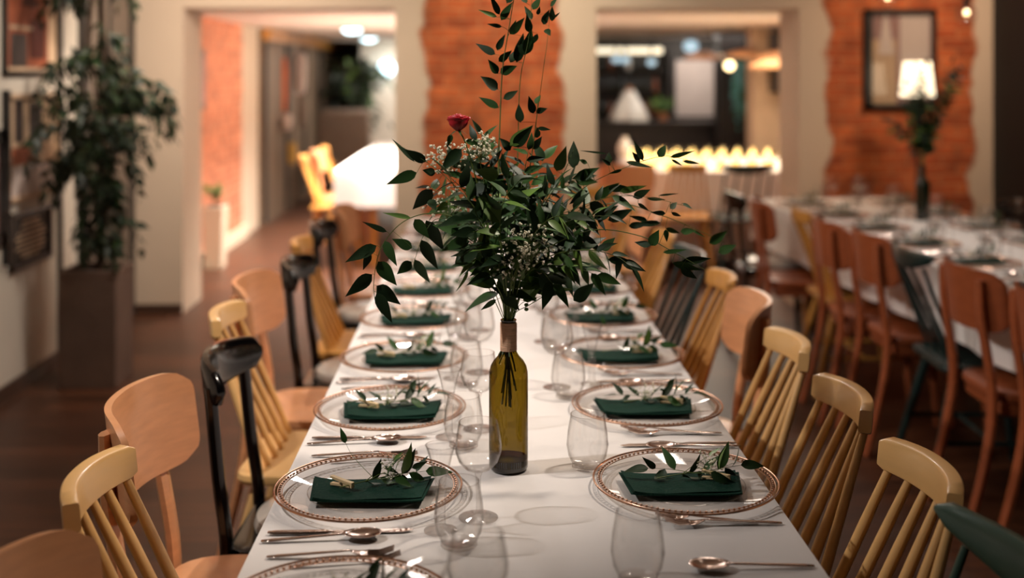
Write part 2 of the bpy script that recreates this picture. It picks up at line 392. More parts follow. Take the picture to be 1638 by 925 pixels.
wb.span((-1.86, BY0, HB), (-0.537, BY1, 2.7)).span((0.73, BY0, HB), (2.016, BY1, 2.7))
structure(wb, 'wall_back', brick_back, smooth=False)
structure(MB().span((-2.17, BY0 - 0.012, 0), (-1.86, BY0, 0.06)).span((-0.537, BY0 - 0.012, 0), (0.73, BY0, 0.06)).span((2.016, BY0 - 0.012, 0), (3.26, BY0, 0.06)), 'baseboard_back', 'baseboard_wood', smooth=False)
# recessed taupe door in the left wall beside the back wall
dr = tag(MB().span((WL - 0.01, 6.22, 0), (WL + 0.02, 6.98, 2.05)).build('door_1', 'taupe', smooth=False), kind='structure')
fr = MB().span((WL, 6.15, 0), (WL + 0.035, 6.22, 2.12)).span((WL, 6.98, 0), (WL + 0.035, 7.05, 2.12)).span((WL, 6.22, 2.05), (WL + 0.035, 6.98, 2.12))
fr.build('door_frame', 'dark_grey', dr, smooth=False)
MB().span((WL + 0.02, 6.60, 0.02), (WL + 0.03, 6.63, 2.04)).build('door_seam', 'dark_grey', dr, smooth=False)
structure(MB().span((WL, 5.86, 0.07), (WL + 0.02, 5.885, 2.7)), 'trim_1', 'dark_grey', smooth=False)
# beyond: brick side wall, grey doors, far walls
structure(MB().span((WL - 0.15, BY1, 0), (WL, 11.1, CF)), 'wall_passage', brick_side, smooth=False)
structure(MB().span((WL, BY1, 0), (WL + 0.03, 10.5, 0.11)), 'baseboard_passage', 'plaster_cream', smooth=False)
gd = structure(MB().span((WL - 0.15, 11.1, 0), (WL + 0.04, 18.0, CF)), 'wall_panelled', 'grey_panel', smooth=False)
for k, yy in enumerate((11.15, 12.4, 13.65, 14.9, 16.2)):
    MB().span((WL + 0.04, yy, 0.03), (WL + 0.07, yy + 0.09, CF - 0.12)).build('post', 'dark_grey', gd, smooth=False)
MB().span((WL + 0.04, 11.1, CF - 0.12), (WL + 0.12, 17.5, CF - 0.01)).build('cornice', 'yellow_wood', gd, smooth=False)
structure(MB().span((-2.4, 17.4, 0), (0.75, 17.55, CF)), 'wall_passage_end', 'grey_panel', smooth=False)
structure(MB().span((0.45, 10.8, 0), (0.6, 17.4, CF)), 'wall_divider', 'plaster_cream', smooth=False)
structure(MB().span((-1.62, 15.2, 0), (0.45, 15.3, CF)), 'wall_white_screen', 'plaster_white', smooth=False)
structure(MB().span((0.6, 14.3, 0), (4.5, 14.45, CF)), 'wall_bar', 'dark_grey', smooth=False)
structure(MB().span((4.3, BY1, 0), (4.45, 14.3, CF)), 'wall_bar_side', 'taupe', smooth=False)
structure(MB().span((2.66, 10.9, 0), (3.6, 11.2, CF)), 'wall_tan_pier', 'paper_tan', smooth=False)
structure(MB().span((2.60, 12.2, 0), (2.96, 12.5, CF)), 'wall_dark_pier', 'counter_dark', smooth=False)
cb = MB().span((2.80, 10.6, 1.32), (3.5, 10.895, 1.90)).build('wall_cabinet', 'counter_dark', bevel=0.006)
tag(cb, 'dark wall cabinet high on the tan pier beyond the right opening', 'cabinet')

# ------------------------------------------------------------------ chairs
def leg(mb, top, bot, r0, r1, flat=(1, 1), n=10):
    top, bot = Vector(top), Vector(bot)
    mb.tube([top, top.lerp(bot, 0.35), top.lerp(bot, 0.75), bot], [r0, r0 * 1.08, (r0 + r1) / 2, r1], n, flat)
def seat_shape(wf, wb_, d0, d1, z, th, rr=0.06):
    """a flat seat slab; d0 rear edge, d1 front edge along the facing direction"""
    mb = MB(); pts = []
    cor = [(wf / 2, d1), (-wf / 2, d1), (-wb_ / 2, d0), (wb_ / 2, d0)]
    for i, c in enumerate(cor):
        p = Vector(cor[i - 1]); q = Vector(c); nx = Vector(cor[(i + 1) % 4])
        a = q + (p - q).normalized() * rr; b = q + (nx - q).normalized() * rr
        for k in range(7):
            t = k / 6; pts.append((1 - t) ** 2 * a + 2 * (1 - t) * t * q + t * t * b)
    n = len(pts)
    c = Vector((0, (d0 + d1) / 2))
    prof = [(0.86, -th / 2), (0.97, -th / 2 + 0.004), (1.0, 0), (0.985, th / 2 - 0.003), (0.94, th / 2), (0.6, th / 2 - 0.004), (0.25, th / 2 - 0.006)]
    base = len(mb.v)
    for sc_, dz in prof:
        for p in pts: q = c + (p - c) * sc_; mb.v.append((q.x, q.y, z + dz))
    for j in range(len(prof) - 1):
        for k in range(n): mb.face([base + j * n + k, base + j * n + (k + 1) % n, base + (j + 1) * n + (k + 1) % n, base + (j + 1) * n + k])
    mb.face([base + k for k in range(n)][::-1]); mb.face([base + (len(prof) - 1) * n + k for k in range(n)])
    return mb
def rail_mb(chord, bow, h, th, z, y=0, end_h=None, wing=0.0, end_bend=1.0, lean=0.1, rnd=0.3, tipmin=0.3):
    """a curved top rail: ends come forward (towards the seat)"""
    mb = MB(); NS = 22; ring = 12
    for i in range(NS + 1):
        t = -1 + 2 * i / NS
        x = t * chord / 2; yy = y + bow * abs(t) ** 2.2 * end_bend; e = abs(t)
        hh = h + ((end_h or h) - h) * e ** 2
        tip = 1.0 if e < 0.93 else max(tipmin, math.sqrt(max(0.0, 1 - ((e - 0.93) / 0.07) ** 2)))
        zz = z + wing * e ** 2.5
        ang = math.atan2(2.2 * bow * e ** 1.2 * (1 if t > 0 else -1), chord / 2)
        nx, ny = -math.sin(ang), math.cos(ang)
        for k in range(ring):
            a = 2 * math.pi * (k + 0.5) / ring; ca, sa = math.cos(a), math.sin(a)
            u = math.copysign(abs(ca) ** rnd, ca) * th / 2 * (0.75 + 0.25 * tip); v = math.copysign(abs(sa) ** rnd, sa) * hh / 2 * tip
            mb.v.append((x + nx * u, yy + ny * u - v * lean, zz + v))
    for i in range(NS):
        for k in range(ring): mb.face([i * ring + k, i * ring + (k + 1) % ring, (i + 1) * ring + (k + 1) % ring, (i + 1) * ring + k])
    mb.face(list(range(ring))[::-1]); mb.face([NS * ring + k for k in range(ring)])
    return mb
def make_spindle_chair(m, wide=False, cat='chair'):
    t = thing('spindle_chair', '', cat)
    seat_shape(0.40, 0.38, 0.09, 0.50, 0.442, 0.032).build('seat', m, t, bevel=0)
    ch = 0.42 if wide else 0.262
    if wide: rail_mb(ch, 0.05, 0.075, 0.022, 0.818, end_h=0.03, wing=0.025, rnd=0.6).build('top_rail', m, t)
    else: rail_mb(ch, 0.034, 0.062, 0.026, 0.822, end_h=0.054, rnd=0.22, tipmin=0.8).build('top_rail', m, t)
    n = 5 if wide else 6
    for i in range(n):
        s = -1 + 2 * i / (n - 1)
        tx = s * ch / 2 * (0.80 if wide else 0.86); ty = 0.034 * abs(s) ** 2.2 * 0.8; bx = s * 0.170; by = 0.16 + 0.01 * (1 - abs(s))
        top, bot = Vector((tx, ty, 0.80)), Vector((bx, by, 0.452))
        r = 0.0092 if not wide else 0.0075
        MB().tube([bot, bot.lerp(top, 0.3), bot.lerp(top, 0.7), top], [r * 0.85, r * 1.15, r * 1.05, r * 0.8], 10).build('spindle', m, t)
    lt = [(-0.14, 0.15), (0.14, 0.15), (0.15, 0.43), (-0.15, 0.43)]; lb = [(-0.20, 0.04), (0.20, 0.04), (0.19, 0.49), (-0.19, 0.49)]
    for a, b in zip(lt, lb):
        q = MB(); leg(q, (a[0], a[1], 0.43), (b[0], b[1], 0.0), 0.017, 0.011); q.build('leg', m, t)
    mid = lambda i, k=0.58: Vector((lt[i][0], lt[i][1], 0.43)).lerp(Vector((lb[i][0], lb[i][1], 0)), k)
    MB().tube([mid(0), mid(3)], 0.009, 8).build('stretcher', m, t); MB().tube([mid(1), mid(2)], 0.009, 8).build('stretcher', m, t)
    MB().tube([mid(0).lerp(mid(3), 0.5), mid(1).lerp(mid(2), 0.5)], 0.009, 8).build('stretcher', m, t)
    return t
def make_panel_chair(m):
    t = thing('panel_back_chair', '', 'chair')
    # curved plywood back panel with rounded corners
    def panel():
        mb = MB(); NU, NV = 26, 14; W, H, zc, bow, th = 0.42, 0.20, 0.755, 0.082, 0.014
        def pt(u, v, side):
            s = u * 2 - 1; q = v * 2 - 1
            # squircle map so that the corners are round
            x = s * math.sqrt(max(0, 1 - 0.16 * q ** 8 * abs(s) ** 2)); z = q * math.sqrt(max(0, 1 - 0.30 * abs(s) ** 10))
            yy = bow * abs(x) ** 2.3 - z * 0.012
            return (x * W / 2, yy + side * th / 2, zc + z * H / 2)
        mb.grid(lambda u, v: pt(u, v, -1), NU, NV); k = len(mb.v); mb.grid(lambda u, v: pt(u, v, 1), NU, NV)
        row = NU + 1; edge = [i for i in range(row)] + [j * row + NU for j in range(1, NV + 1)] + [NV * row + i for i in range(NU - 1, -1, -1)] + [j * row for j in range(NV - 1, 0, -1)]
        for a, b in zip(edge, edge[1:] + edge[:1]): mb.face([a, b, k + b, k + a])
        return mb
    panel().build('back_panel', m, t, angle=50)
    seat_shape(0.38, 0.35, 0.06, 0.47, 0.445, 0.034, 0.11).build('seat', m, t)
    for s in (-1, 1):
        pts = crom([(s * 0.150, 0.016, 0.825), (s * 0.150, 0.022, 0.70), (s * 0.156, 0.055, 0.46), (s * 0.165, 0.03, 0.25), (s * 0.17, -0.035, 0.0)], 5)
        MB().tube(pts, [0.019 + 0.004 * math.sin(i / len(pts) * 3.1) for i in range(len(pts))], 8, (0.62, 1.15), up=(0, 1, 0)).build('rear_leg', m, t, bevel=0)
        MB().tube([(s * 0.16, 0.42, 0.43), (s * 0.17, 0.44, 0.2), (s * 0.175, 0.455, 0)], [0.02, 0.018, 0.013], 10).build('front_leg', m, t)
    MB().box((0, 0.24, 0.405), (0.30, 0.30, 0.05)).build('seat_frame', m, t, bevel=0.01)
    return t
def make_black_chair():
    t = thing('padded_black_chair', '', 'chair'); m = 'black_lacquer'
    rail_mb(0.37, 0.07, 0.105, 0.026, 0.80, end_h=0.07, rnd=0.5).build('top_rail', m, t)
    for s in (-1, 1):
        MB().tube(crom([(s * 0.145, 0.036, 0.795), (s * 0.15, 0.055, 0.60), (s * 0.155, 0.075, 0.42), (s * 0.16, 0.05, 0.2), (s * 0.168, -0.02, 0.0)], 4), 0.0165, 8, (0.9, 1.1), up=(0, 1, 0)).build('rear_leg', m, t)
        MB().tube([(s * 0.16, 0.43, 0.42), (s * 0.165, 0.44, 0.2), (s * 0.17, 0.45, 0)], [0.018, 0.016, 0.012], 10).build('front_leg', m, t)
    seat_shape(0.36, 0.34, 0.07, 0.45, 0.42, 0.045, 0.07).build('seat_frame', m, t)
    q = MB(); n = 28
    prof = [(0.99, 0), (1.0, 0.012), (0.96, 0.026), (0.8, 0.036), (0.4, 0.041), (0.0, 0.042)]
    q.lathe([(0.168 * a, b) for a, b in prof], 40, (0, 0.27, 0.444)); q.build('cushion', 'cushion_vinyl', t)
    return t
CH = {
    'Y': lambda: make_spindle_chair('yellow_lacquer'), 'W': lambda: make_spindle_chair('yellow_wood'),
    'O': lambda: make_panel_chair('beech'), 'D': lambda: make_panel_chair('dark_beech'), 'B': make_black_chair,
    'G': lambda: make_spindle_chair('green_paint', True), 'K': lambda: make_spindle_chair('dark_green_paint', True),
}
DESC = {'Y': 'yellow spindle-back chair', 'W': 'honey wood spindle-back chair', 'O': 'orange-brown panel-back chair', 'D': 'dark red-brown panel-back chair',
        'B': 'glossy black chair with grey cushion', 'G': 'sage green spindle-back chair', 'K': 'dark green spindle-back chair'}
def chairs(spec, facing, where, group):
    cnt = {}; tot = {}
    for k, *_ in spec: tot[k] = tot.get(k, 0) + 1
    for k, x, y, dr_ in spec:
        cnt[k] = cnt.get(k, 0) + 1
        which = '' if tot[k] == 1 else (', ' + ORD[cnt[k] - 1] + (' such' if cnt[k] == 1 else ' such from front'))
        lab = '%s %s%s' % (DESC[k], where, which)
        place('chair' + k, CH[k], (x, y, 0), facing + rad(dr_), lab, group)
# facing: local +Y looks to the table
chairs([('O', -0.650, 1.43, -6), ('Y', -0.645, 1.845, -2), ('O', -0.71, 2.26, -1), ('B', -0.63, 2.66, -2), ('Y', -0.72, 3.11, -3), ('O', -0.75, 3.55, -2),
        ('B', -0.68, 3.96, -2), ('W', -0.72, 4.40, -2), ('B', -0.73, 4.95, -3), ('O', -0.70, 5.45, 0)],
       rad(-90), 'on left side of central table', 'chairs along the left side of the central table')
chairs([('G', 0.745, 1.46, 3), ('Y', 0.755, 1.85, 4), ('Y', 0.765, 2.28, 4), ('Y', 0.775, 2.73, 4), ('O', 0.81, 3.20, -5), ('W', 0.80, 3.60, 3),
        ('K', 0.79, 4.05, 3), ('W', 0.77, 4.55, 4), ('O', 0.78, 5.02, 0), ('W', 0.76, 5.48, 0)],
       rad(90), 'on right side of central table', 'chairs along the right side of the central table')
chairs([('D', 1.62, 3.28, 0), ('D', 1.60, 3.75, 2), ('K', 1.555, 4.13, 0), ('D', 1.54, 4.53, 3), ('D', 1.49, 4.92, 0), ('W', 1.50, 5.32, 2), ('D', 1.40, 5.75, -4), ('B', 1.36, 6.2, 3)],
       rad(-90 - 3), 'along near side of right-hand table', 'chairs along the near side of the right-hand table')
chairs([('B', 2.82, 5.75, 0), ('K', 2.84, 5.25, 3)], rad(90 - 3), 'behind the right-hand table', 'chairs behind the right-hand table')
chairs([('W', -1.43, 9.0, 0), ('O', -1.42, 9.55, 0), ('W', -1.42, 10.1, 0)], rad(-90), 'at white table beyond left opening', 'chairs at the table beyond the left opening')
chairs([('O', 1.05, 7.98, 3), ('W', 1.48, 8.0, -3), ('K', 1.91, 7.95, 5)], 0, 'before the buffet beyond right opening', 'chairs before the buffet beyond the right opening')
chairs([('O', 0.22, 6.36, 0), ('W', 0.62, 6.40, 10)], rad(180), 'at the far end of central table', 'chairs at the far end of the central table')

# ------------------------------------------------------------------ tables and cloths
def table(name_label, x0, x1, y0, y1, rz=0, piv=None):
    c = piv or ((x0 + x1) / 2, (y0 + y1) / 2); t = thing('dining_table', name_label, 'table', (c[0], c[1], 0), rz)
    MB().box((0, 0, 0.729), (x1 - x0 - 0.01, y1 - y0 - 0.01, 0.03)).build('tabletop', 'yellow_wood', t, bevel=0.003)
    for sx in (-1, 1):
        for sy in (-1, 1):
            MB().box((sx * ((x1 - x0) / 2 - min(0.30, (x1 - x0) * 0.35)), sy * ((y1 - y0) / 2 - 0.1), 0.357), (0.05, 0.05, 0.714)).build('leg', 'yellow_wood', t, bevel=0.003)
    return t
def cloth(label, x0, x1, y0, y1, drop, rz=0, name='tablecloth', ztop=0.75, seed=0.0):
    """top with softly rounded edges and a hanging skirt with slow folds"""
    hx, hy = (x1 - x0) / 2, (y1 - y0) / 2; mb = MB()
    per = []
    NX, NY = max(12, int(hx * 40)), max(30, int(hy * 40))
    for i in range(NX): per.append((-hx + 2 * hx * i / NX, -hy, 0, -1))
    for i in range(NY): per.append((hx, -hy + 2 * hy * i / NY, 1, 0))
    for i in range(NX): per.append((hx - 2 * hx * i / NX, hy, 0, 1))
    for i in range(NY): per.append((-hx, hy - 2 * hy * i / NY, -1, 0))
    n = len(per); rows = [(0.985, None)]
    ring = []
    def add(fn):
        k = len(mb.v)
        for p in per: mb.v.append(fn(p))
        ring.append(k)
    add(lambda p: (p[0] * (hx - 0.01) / hx, p[1] * (hy - 0.01) / hy, ztop))
    add(lambda p: (p[0], p[1], ztop - 0.002))
    for j in range(1, 7):
        f = j / 6
        def q(p, f=f):
            s = p[0] * p[3] * -1 + p[1] * p[2]
            w_ = (noise.noise(Vector((p[0] * 3 + seed, p[1] * 3, 0))) + 0.5 * math.sin((p[0] + p[1]) * 17 + seed)) * 0.018 * f + 0.004 + 0.012 * f
            w_ = max(w_, 0.003)
            return (p[0] + p[2] * w_, p[1] + p[3] * w_, ztop - 0.004 - drop * f + 0.004 * math.sin(p[1] * 5 + seed) * f)
        add(q)
    mb.face([ring[0] + k for k in range(n)])
    for a, b in zip(ring, ring[1:]):
        for k in range(n): mb.face([a + k, a + (k + 1) % n, b + (k + 1) % n, b + k])
    o = mb.build(name, 'tablecloth_white', angle=60)
    o.location = ((x0 + x1) / 2, (y0 + y1) / 2, 0); o.rotation_euler = (0, 0, rz)
    return tag(o, label, 'tablecloth')
TX0, TX1, TY0, TY1 = -0.355, 0.51, 1.15, 5.85
table('long central dining table hidden beneath the white tablecloth', TX0, TX1, TY0, TY1)
cloth('white tablecloth on the long central table', TX0 - 0.004, TX1 + 0.004, TY0, TY1, 0.20)
# right-hand table
RC = Vector((2.17, 4.62)); RW, RL = 0.86, 4.2; RRZ = rad(3.0)
table('long right-hand dining table hidden beneath its white tablecloth', -RW / 2, RW / 2, -RL / 2, RL / 2, RRZ, (RC.x, RC.y))
o = cloth('white tablecloth on the right-hand table before the brick wall', -RW / 2 - 0.004, RW / 2 + 0.004, -RL / 2, RL / 2, 0.24, RRZ, seed=3.0)
o.location = (RC.x, RC.y, 0)
def RTP(u, v, z=0.752):
    """a place on the right-hand table: u across, v along"""
    c, s = math.cos(RRZ), math.sin(RRZ); return Vector((RC.x + u * c - v * s, RC.y + u * s + v * c, z))
table('dining table beneath white cloth beyond the left opening', -1.12, -0.3, 8.7, 12.4)
cloth('bright white tablecloth on the table beyond the left opening', -1.13, -0.29, 8.69, 12.41, 0.275, seed=5.0)
table('buffet table beneath long white cloth beyond the right opening', 1.24, 3.3, 8.58, 10.0)
cloth('long white tablecloth on the buffet crowded with candle glasses', 1.23, 3.31, 8.57, 10.01, 0.66, seed=9.0)

# ------------------------------------------------------------------ tableware
def ringmb(mb, r, z, a, n=64, m=6, fz=1.0):
    for i in range(n):
        pass
    base = len(mb.v)
    for i in range(n):
        th = 2 * math.pi * i / n
        for k in range(m):
            ph = 2 * math.pi * k / m
            mb.v.append(((r + a * math.cos(ph)) * math.cos(th), (r + a * math.cos(ph)) * math.sin(th), z + a * fz * math.sin(ph)))
    for i in range(n):
        for k in range(m):
            mb.face([base + i * m + k, base + ((i + 1) % n) * m + k, base + ((i + 1) % n) * m + (k + 1) % m, base + i * m + (k + 1) % m])
    return mb
def make_charger():
    t = thing('charger_plate', '', 'charger plate')
    MB().lathe([(0, 0.003), (0.10, 0.003), (0.115, 0.005), (0.148, 0.014), (0.163, 0.0165)], 72).build('dish', 'plate_glass', t)
    q = MB(); ringmb(q, 0.1635, 0.0168, 0.0019, 96, 8); q.build('rim', 'copper', t)
    q = MB(); ringmb(q, 0.1495, 0.0152, 0.0009, 96, 6); ringmb(q, 0.1572, 0.0158, 0.0007, 96, 5)
    for i in range(96):
        th = 2 * math.pi * i / 96; q.ball((0.1534 * math.cos(th), 0.1534 * math.sin(th), 0.0168), 0.0026, 7, 4)
    q.build('beaded_band', 'copper', t)
    return t
def make_plate():
    t = thing('glass_plate', '', 'plate')
    MB().lathe([(0, 0.0), (0.065, 0.0), (0.078, 0.002), (0.103, 0.0052), (0.106, 0.0055)], 64).build('dish', 'plate_glass', t)
    q = MB(); ringmb(q, 0.1062, 0.0055, 0.0011, 80, 6); q.build('edge', 'clear_glass', t)
    return t
def napkin_mb(seed):
    r = random.Random(seed); mb = MB()
    L, W_ = 0.205, 0.105
    for layer in range(3):
        z = 0.0019 * layer + 0.0008; dx, dy = r.uniform(-0.003, 0.003), r.uniform(-0.003, 0.003); a = r.uniform(-0.02, 0.02)
        ph = r.uniform(0, 6)
        def fn(u, v, z=z, s=0):
            x = (u - 0.5) * (L - 0.004 * layer) + dx; y = (v - 0.5) * (W_ - 0.004 * layer) + dy
            x, y = x - y * a + 0.006 * (v - 0.5) * (u - 0.5) * 4, y + x * a
            sag = -0.0028 * (1 - min(1, abs(2 * u - 1)) ** 5); lift = sag + 0.0022 * (abs(u - 0.5) * 2) ** 5 * (0.3 + 0.7 * v) * (layer / 2.0) + 0.0012 * math.sin(u * 7 + ph) * (layer > 1)
            return (x, y, z + lift + s)
        mb.grid(lambda u, v: fn(u, v), 16, 8); k = len(mb.v); mb.grid(lambda u, v: fn(u, v, s=0.0016), 16, 8)
        row = 17; edge = list(range(row)) + [j * row + 16 for j in range(1, 9)] + [8 * row + i for i in range(15, -1, -1)] + [j * row for j in range(7, 0, -1)]
        k0 = k - 17 * 9
        for p, q_ in zip(edge, edge[1:] + edge[:1]): mb.face([k0 + p, k0 + q_, k + q_, k + p])
    return mb
def make_napkin(seed):
    o = napkin_mb(seed).build('napkin', 'napkin_green', angle=50); return tag(o, '', 'napkin')
def make_clothespin():
    t = thing('clothespin', '', 'clothespin')
    for s in (-1, 1):
        q = MB(); q.prism([(-0.026, s * 0.0036 - 0.0022 + s * 0.0025), (0.004, s * 0.0026 - 0.0022), (0.024, s * 0.0024 - 0.0022), (0.024, s * 0.0024 + 0.0022), (0.004, s * 0.0032 + 0.0022), (-0.026, s * 0.0036 + 0.0018 + s * 0.0025)], 0.0075)
        q.build('prong', 'clothespin_wood', t, smooth=False)
    MB().tube([(0, -0.0055, 0), (0, 0.0055, 0)], 0.0022, 8).build('spring', 'spring_steel', t)
    return t
def leaf(mb, base, d, up, L, W_, curl=0.25, fold=0.25):
    d = d.normalized(); s = d.cross(up)
    if s.length < 1e-4: s = d.cross(Vector((1, 0, 0)))
    s.normalize(); n = s.cross(d).normalized(); k0 = len(mb.v); N = 8
    for i in range(N + 1):
        t = i / N; wv = W_ * 0.5 * (math.sin(math.pi * t ** 0.68) ** 1.0 * (1 - 0.25 * t)) if 0 < t < 1 else 0
        c = base + d * (L * t) - n * (curl * L * t * t)
        for q in (-1, 0, 1): mb.v.append(tuple(c + s * (q * wv) + n * (fold * wv * abs(q))))
    for i in range(N):
        for q in range(2):
            a = k0 + i * 3 + q; mb.face([a, a + 1, a + 4, a + 3])
def spray(stem, fol, ctrl, size, spacing, r, start=0.25, mats=('leaf_dark', 'leaf_mid'), droop=0.25, rs=0.0014, width=0.42, lit=0.0, both=False):
    pts = crom(ctrl, 8); n = len(pts)
    stem.tube(pts, [rs * (1 - 0.65 * i / n) for i in range(n)], 6)
    acc = 0; side = 1; total = sum((b - a).length for a, b in zip(pts, pts[1:])); run = 0
    for i in range(1, n):
        seg = (pts[i] - pts[i - 1]).length; acc += seg; run += seg
        if run < total * start: acc = 0; continue
        last = i == n - 1 and spacing < 9
        while acc >= spacing or last:
            acc -= spacing
            T = (pts[i] - pts[i - 1]).normalized(); a = r.uniform(-0.7, 0.7) + (math.pi if side < 0 else 0)
            ref = Vector((0, -1, 0.15)); lat = T.cross(ref).normalized(); up = lat.cross(T).normalized()
            sd = lat * math.cos(a) + up * math.sin(a)
            if last: sd = sd * 0.1
            dd = T * r.uniform(0.45, 0.9) + sd * r.uniform(0.6, 1.0) + Vector((0, 0, -droop * r.uniform(0.2, 1.3)))
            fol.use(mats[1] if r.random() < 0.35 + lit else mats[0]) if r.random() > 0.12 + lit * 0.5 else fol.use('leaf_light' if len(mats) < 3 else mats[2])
            L = size * r.uniform(0.8, 1.3) * (1 if run < total * 0.85 else 0.8)
            nrm = Vector((r.uniform(-.7, .7), r.uniform(-1.0, 0.2), r.uniform(0.1, 1)))
            off = pts[i] - T * acc * (0 if last else 1)
            leaf(fol, off, dd, nrm, L, L * width * r.uniform(0.8, 1.15), r.uniform(0.05, 0.4), r.uniform(0.1, 0.4))
            side = -side
            if last: break
def breath(st, bl, c, rad_, n, base, r, size=0.0021, sc=(1, 1, 0.8)):
    for i in range(n):
        v = Vector((r.gauss(0, 1), r.gauss(0, 1), r.gauss(0, 1))).normalized() * rad_ * r.random() ** 0.45
        p = Vector(c) + Vector((v.x * sc[0], v.y * sc[1], v.z * sc[2]))
        s = size * r.uniform(0.6, 1.4)
        bl.ball(p, s, 6, 4, (1, 1, 0.85)); 
        for q in range(3): bl.ball(p + Vector((r.uniform(-1, 1), r.uniform(-1, 1), r.uniform(-1, 1))) * s * 0.8, s * 0.6, 5, 3)
        if i % 2 == 0:
            m_ = Vector(c).lerp(p, 0.5) + Vector((0, 0, -rad_ * 0.15)); st.tube([Vector(c) - Vector((0, 0, rad_ * 0.7)), m_, p], 0.00035, 3, cap=False)
    st.tube(crom([base, Vector(base).lerp(Vector(c), 0.6), Vector(c) - Vector((0, 0, rad_ * 0.7))], 4), 0.0009, 5)
def make_sprig(kind):
    r = random.Random(40 + kind); t = thing('ruscus_sprig', '', 'sprig'); st, fo, bl = MB(), MB(), MB()
    st.use('stem_green')
    ctrl = [(-0.065, -0.02, 0.006), (-0.02, 0.0, 0.008), (0.03, 0.012, 0.012), (0.085, 0.0 + 0.01 * kind, 0.02)]
    spray(st, fo, [Vector(c) for c in ctrl], 0.048, 0.013, r, 0.25, droop=0.0, rs=0.0011, width=0.38)
    spray(st, fo, [Vector((0.0, 0.0, 0.01)), Vector((0.03, -0.015, 0.018)), Vector((0.06, -0.01, 0.03))], 0.042, 0.016, r, 0.3, droop=0.0, rs=0.0008, width=0.4)
    if kind != 0: spray(st, fo, [Vector((0.0, 0.0, 0.01)), Vector((-0.04, 0.01, 0.012)), Vector((-0.08, 0.0, 0.016))], 0.045, 0.018, r, 0.2, droop=0.0, rs=0.0008, width=0.45)
    spray(st, fo, [Vector((-0.02, 0, 0.008)), Vector((0.0, 0.02, 0.016)), Vector((0.03, 0.035, 0.03))], 0.035, 0.02, r, 0.4, droop=0, rs=0.0008, width=0.36)
    if kind == 0:   # the sprig with one leaf standing up on a thin twig
        spray(st, fo, [Vector((-0.005, 0.02, 0.004)), Vector((-0.04, 0.06, 0.03)), Vector((-0.055, 0.065, 0.055))], 0.045, 0.5, r, 0.9, droop=-0.6, rs=0.0006, mats=('leaf_mid', 'leaf_mid'))
    breath(st, bl, (0.03 - 0.05 * (kind == 1), 0.015, 0.024), 0.030, 30, (-0.02, 0, 0.006), r, 0.0019)
    for q in bl.v: pass
    fo.v = [(a, b, max(c, 0.0015)) for a, b, c in fo.v]; st.v = [(a, b, max(c, 0.001)) for a, b, c in st.v]; bl.v = [(a, b, max(c, 0.001)) for a, b, c in bl.v]
    st.build('stem', None, t); fo.build('leaves', None, t); bl.build('blossoms', 'blossom', t)
    return t
def handle_prof(mb, x0, x1, w0, w1, z0, z1, th=0.0022):
    N = 8
    def fn(u, v):
        x = x0 + (x1 - x0) * u; w_ = w0 + (w1 - w0) * u; a = 2 * math.pi * v
        e = 1.0 if 0.02 < u < 0.98 else 0.6
        return (x, math.cos(a) * w_ / 2 * e, z0 + (z1 - z0) * u + math.sin(a) * th / 2 * e)
    mb.grid(fn, N, 8)
    return mb
def make_spoon():
    mb = MB(); handle_prof(mb, -0.10, 0.035, 0.010, 0.005, 0.002, 0.009)
    def bowl(u, v):
        a = 2 * math.pi * u; rr = v; x = 0.062 + math.cos(a) * 0.031 * rr * (1 - 0.12 * math.cos(a)); y = math.sin(a) * 0.020 * rr
        return (x, y, 0.010 - 0.007 * (1 - rr * rr))
    mb.grid(bowl, 24, 6, True)
    return tag(mb.build('spoon', 'cutlery_steel', solid=0.001, angle=60), '', 'spoon')
def make_knife():
    mb = MB(); handle_prof(mb, -0.115, -0.01, 0.012, 0.010, 0.003, 0.003, 0.005)
    mb.prism([(-0.012, -0.005), (0.10, -0.0035), (0.118, 0.004), (0.112, 0.008), (0.05, 0.009), (-0.012, 0.005)], 0.0014, Matrix.Translation((0, 0, 0.0022)) @ Matrix.Rotation(rad(-90), 4, 'X'))
    return tag(mb.build('knife', 'cutlery_steel', angle=35), '', 'knife')
def make_fork():
    mb = MB(); handle_prof(mb, -0.10, 0.03, 0.010, 0.005, 0.002, 0.010)
    def palm(u, v): x = 0.028 + 0.028 * u; w_ = 0.006 + 0.016 * math.sin(u * math.pi / 2); return (x, (v - 0.5) * w_, 0.0095 - 0.004 * math.sin(u * 2.2))
    mb.grid(palm, 6, 4)
    for k in range(4):
        y = (-1.5 + k) * 0.0062
        mb.tube([(0.054, y * 0.85, 0.006), (0.072, y, 0.006), (0.094, y, 0.013)], [0.0015, 0.0013, 0.0008], 5)
    return tag(mb.build('fork', 'cutlery_steel', angle=45, solid=0.0008), '', 'fork')
def make_wineglass():
    t = thing('wine_glass', '', 'wine glass')
    MB().lathe([(0.0, 0.0765), (0.010, 0.0775), (0.022, 0.083), (0.033, 0.095), (0.0385, 0.110), (0.039, 0.122), (0.036, 0.142), (0.0325, 0.160), (0.0313, 0.160), (0.0347, 0.142), (0.0376, 0.122), (0.0371, 0.110), (0.0315, 0.096), (0.021, 0.0845), (0.009, 0.079), (0, 0.0785)], 48).build('bowl', 'clear_glass', t)
    q = MB(); ringmb(q, 0.0325, 0.160, 0.0006, 48, 6); q.build('rim', 'stem_glass', t)
    MB().lathe([(0.007, 0.0765), (0.0042, 0.068), (0.0036, 0.04), (0.0038, 0.012), (0.007, 0.004), (0.018, 0.002), (0.033, 0.0012), (0.033, 0.0004), (0, 0.0002)], 40).build('stem', 'stem_glass', t)
    return t
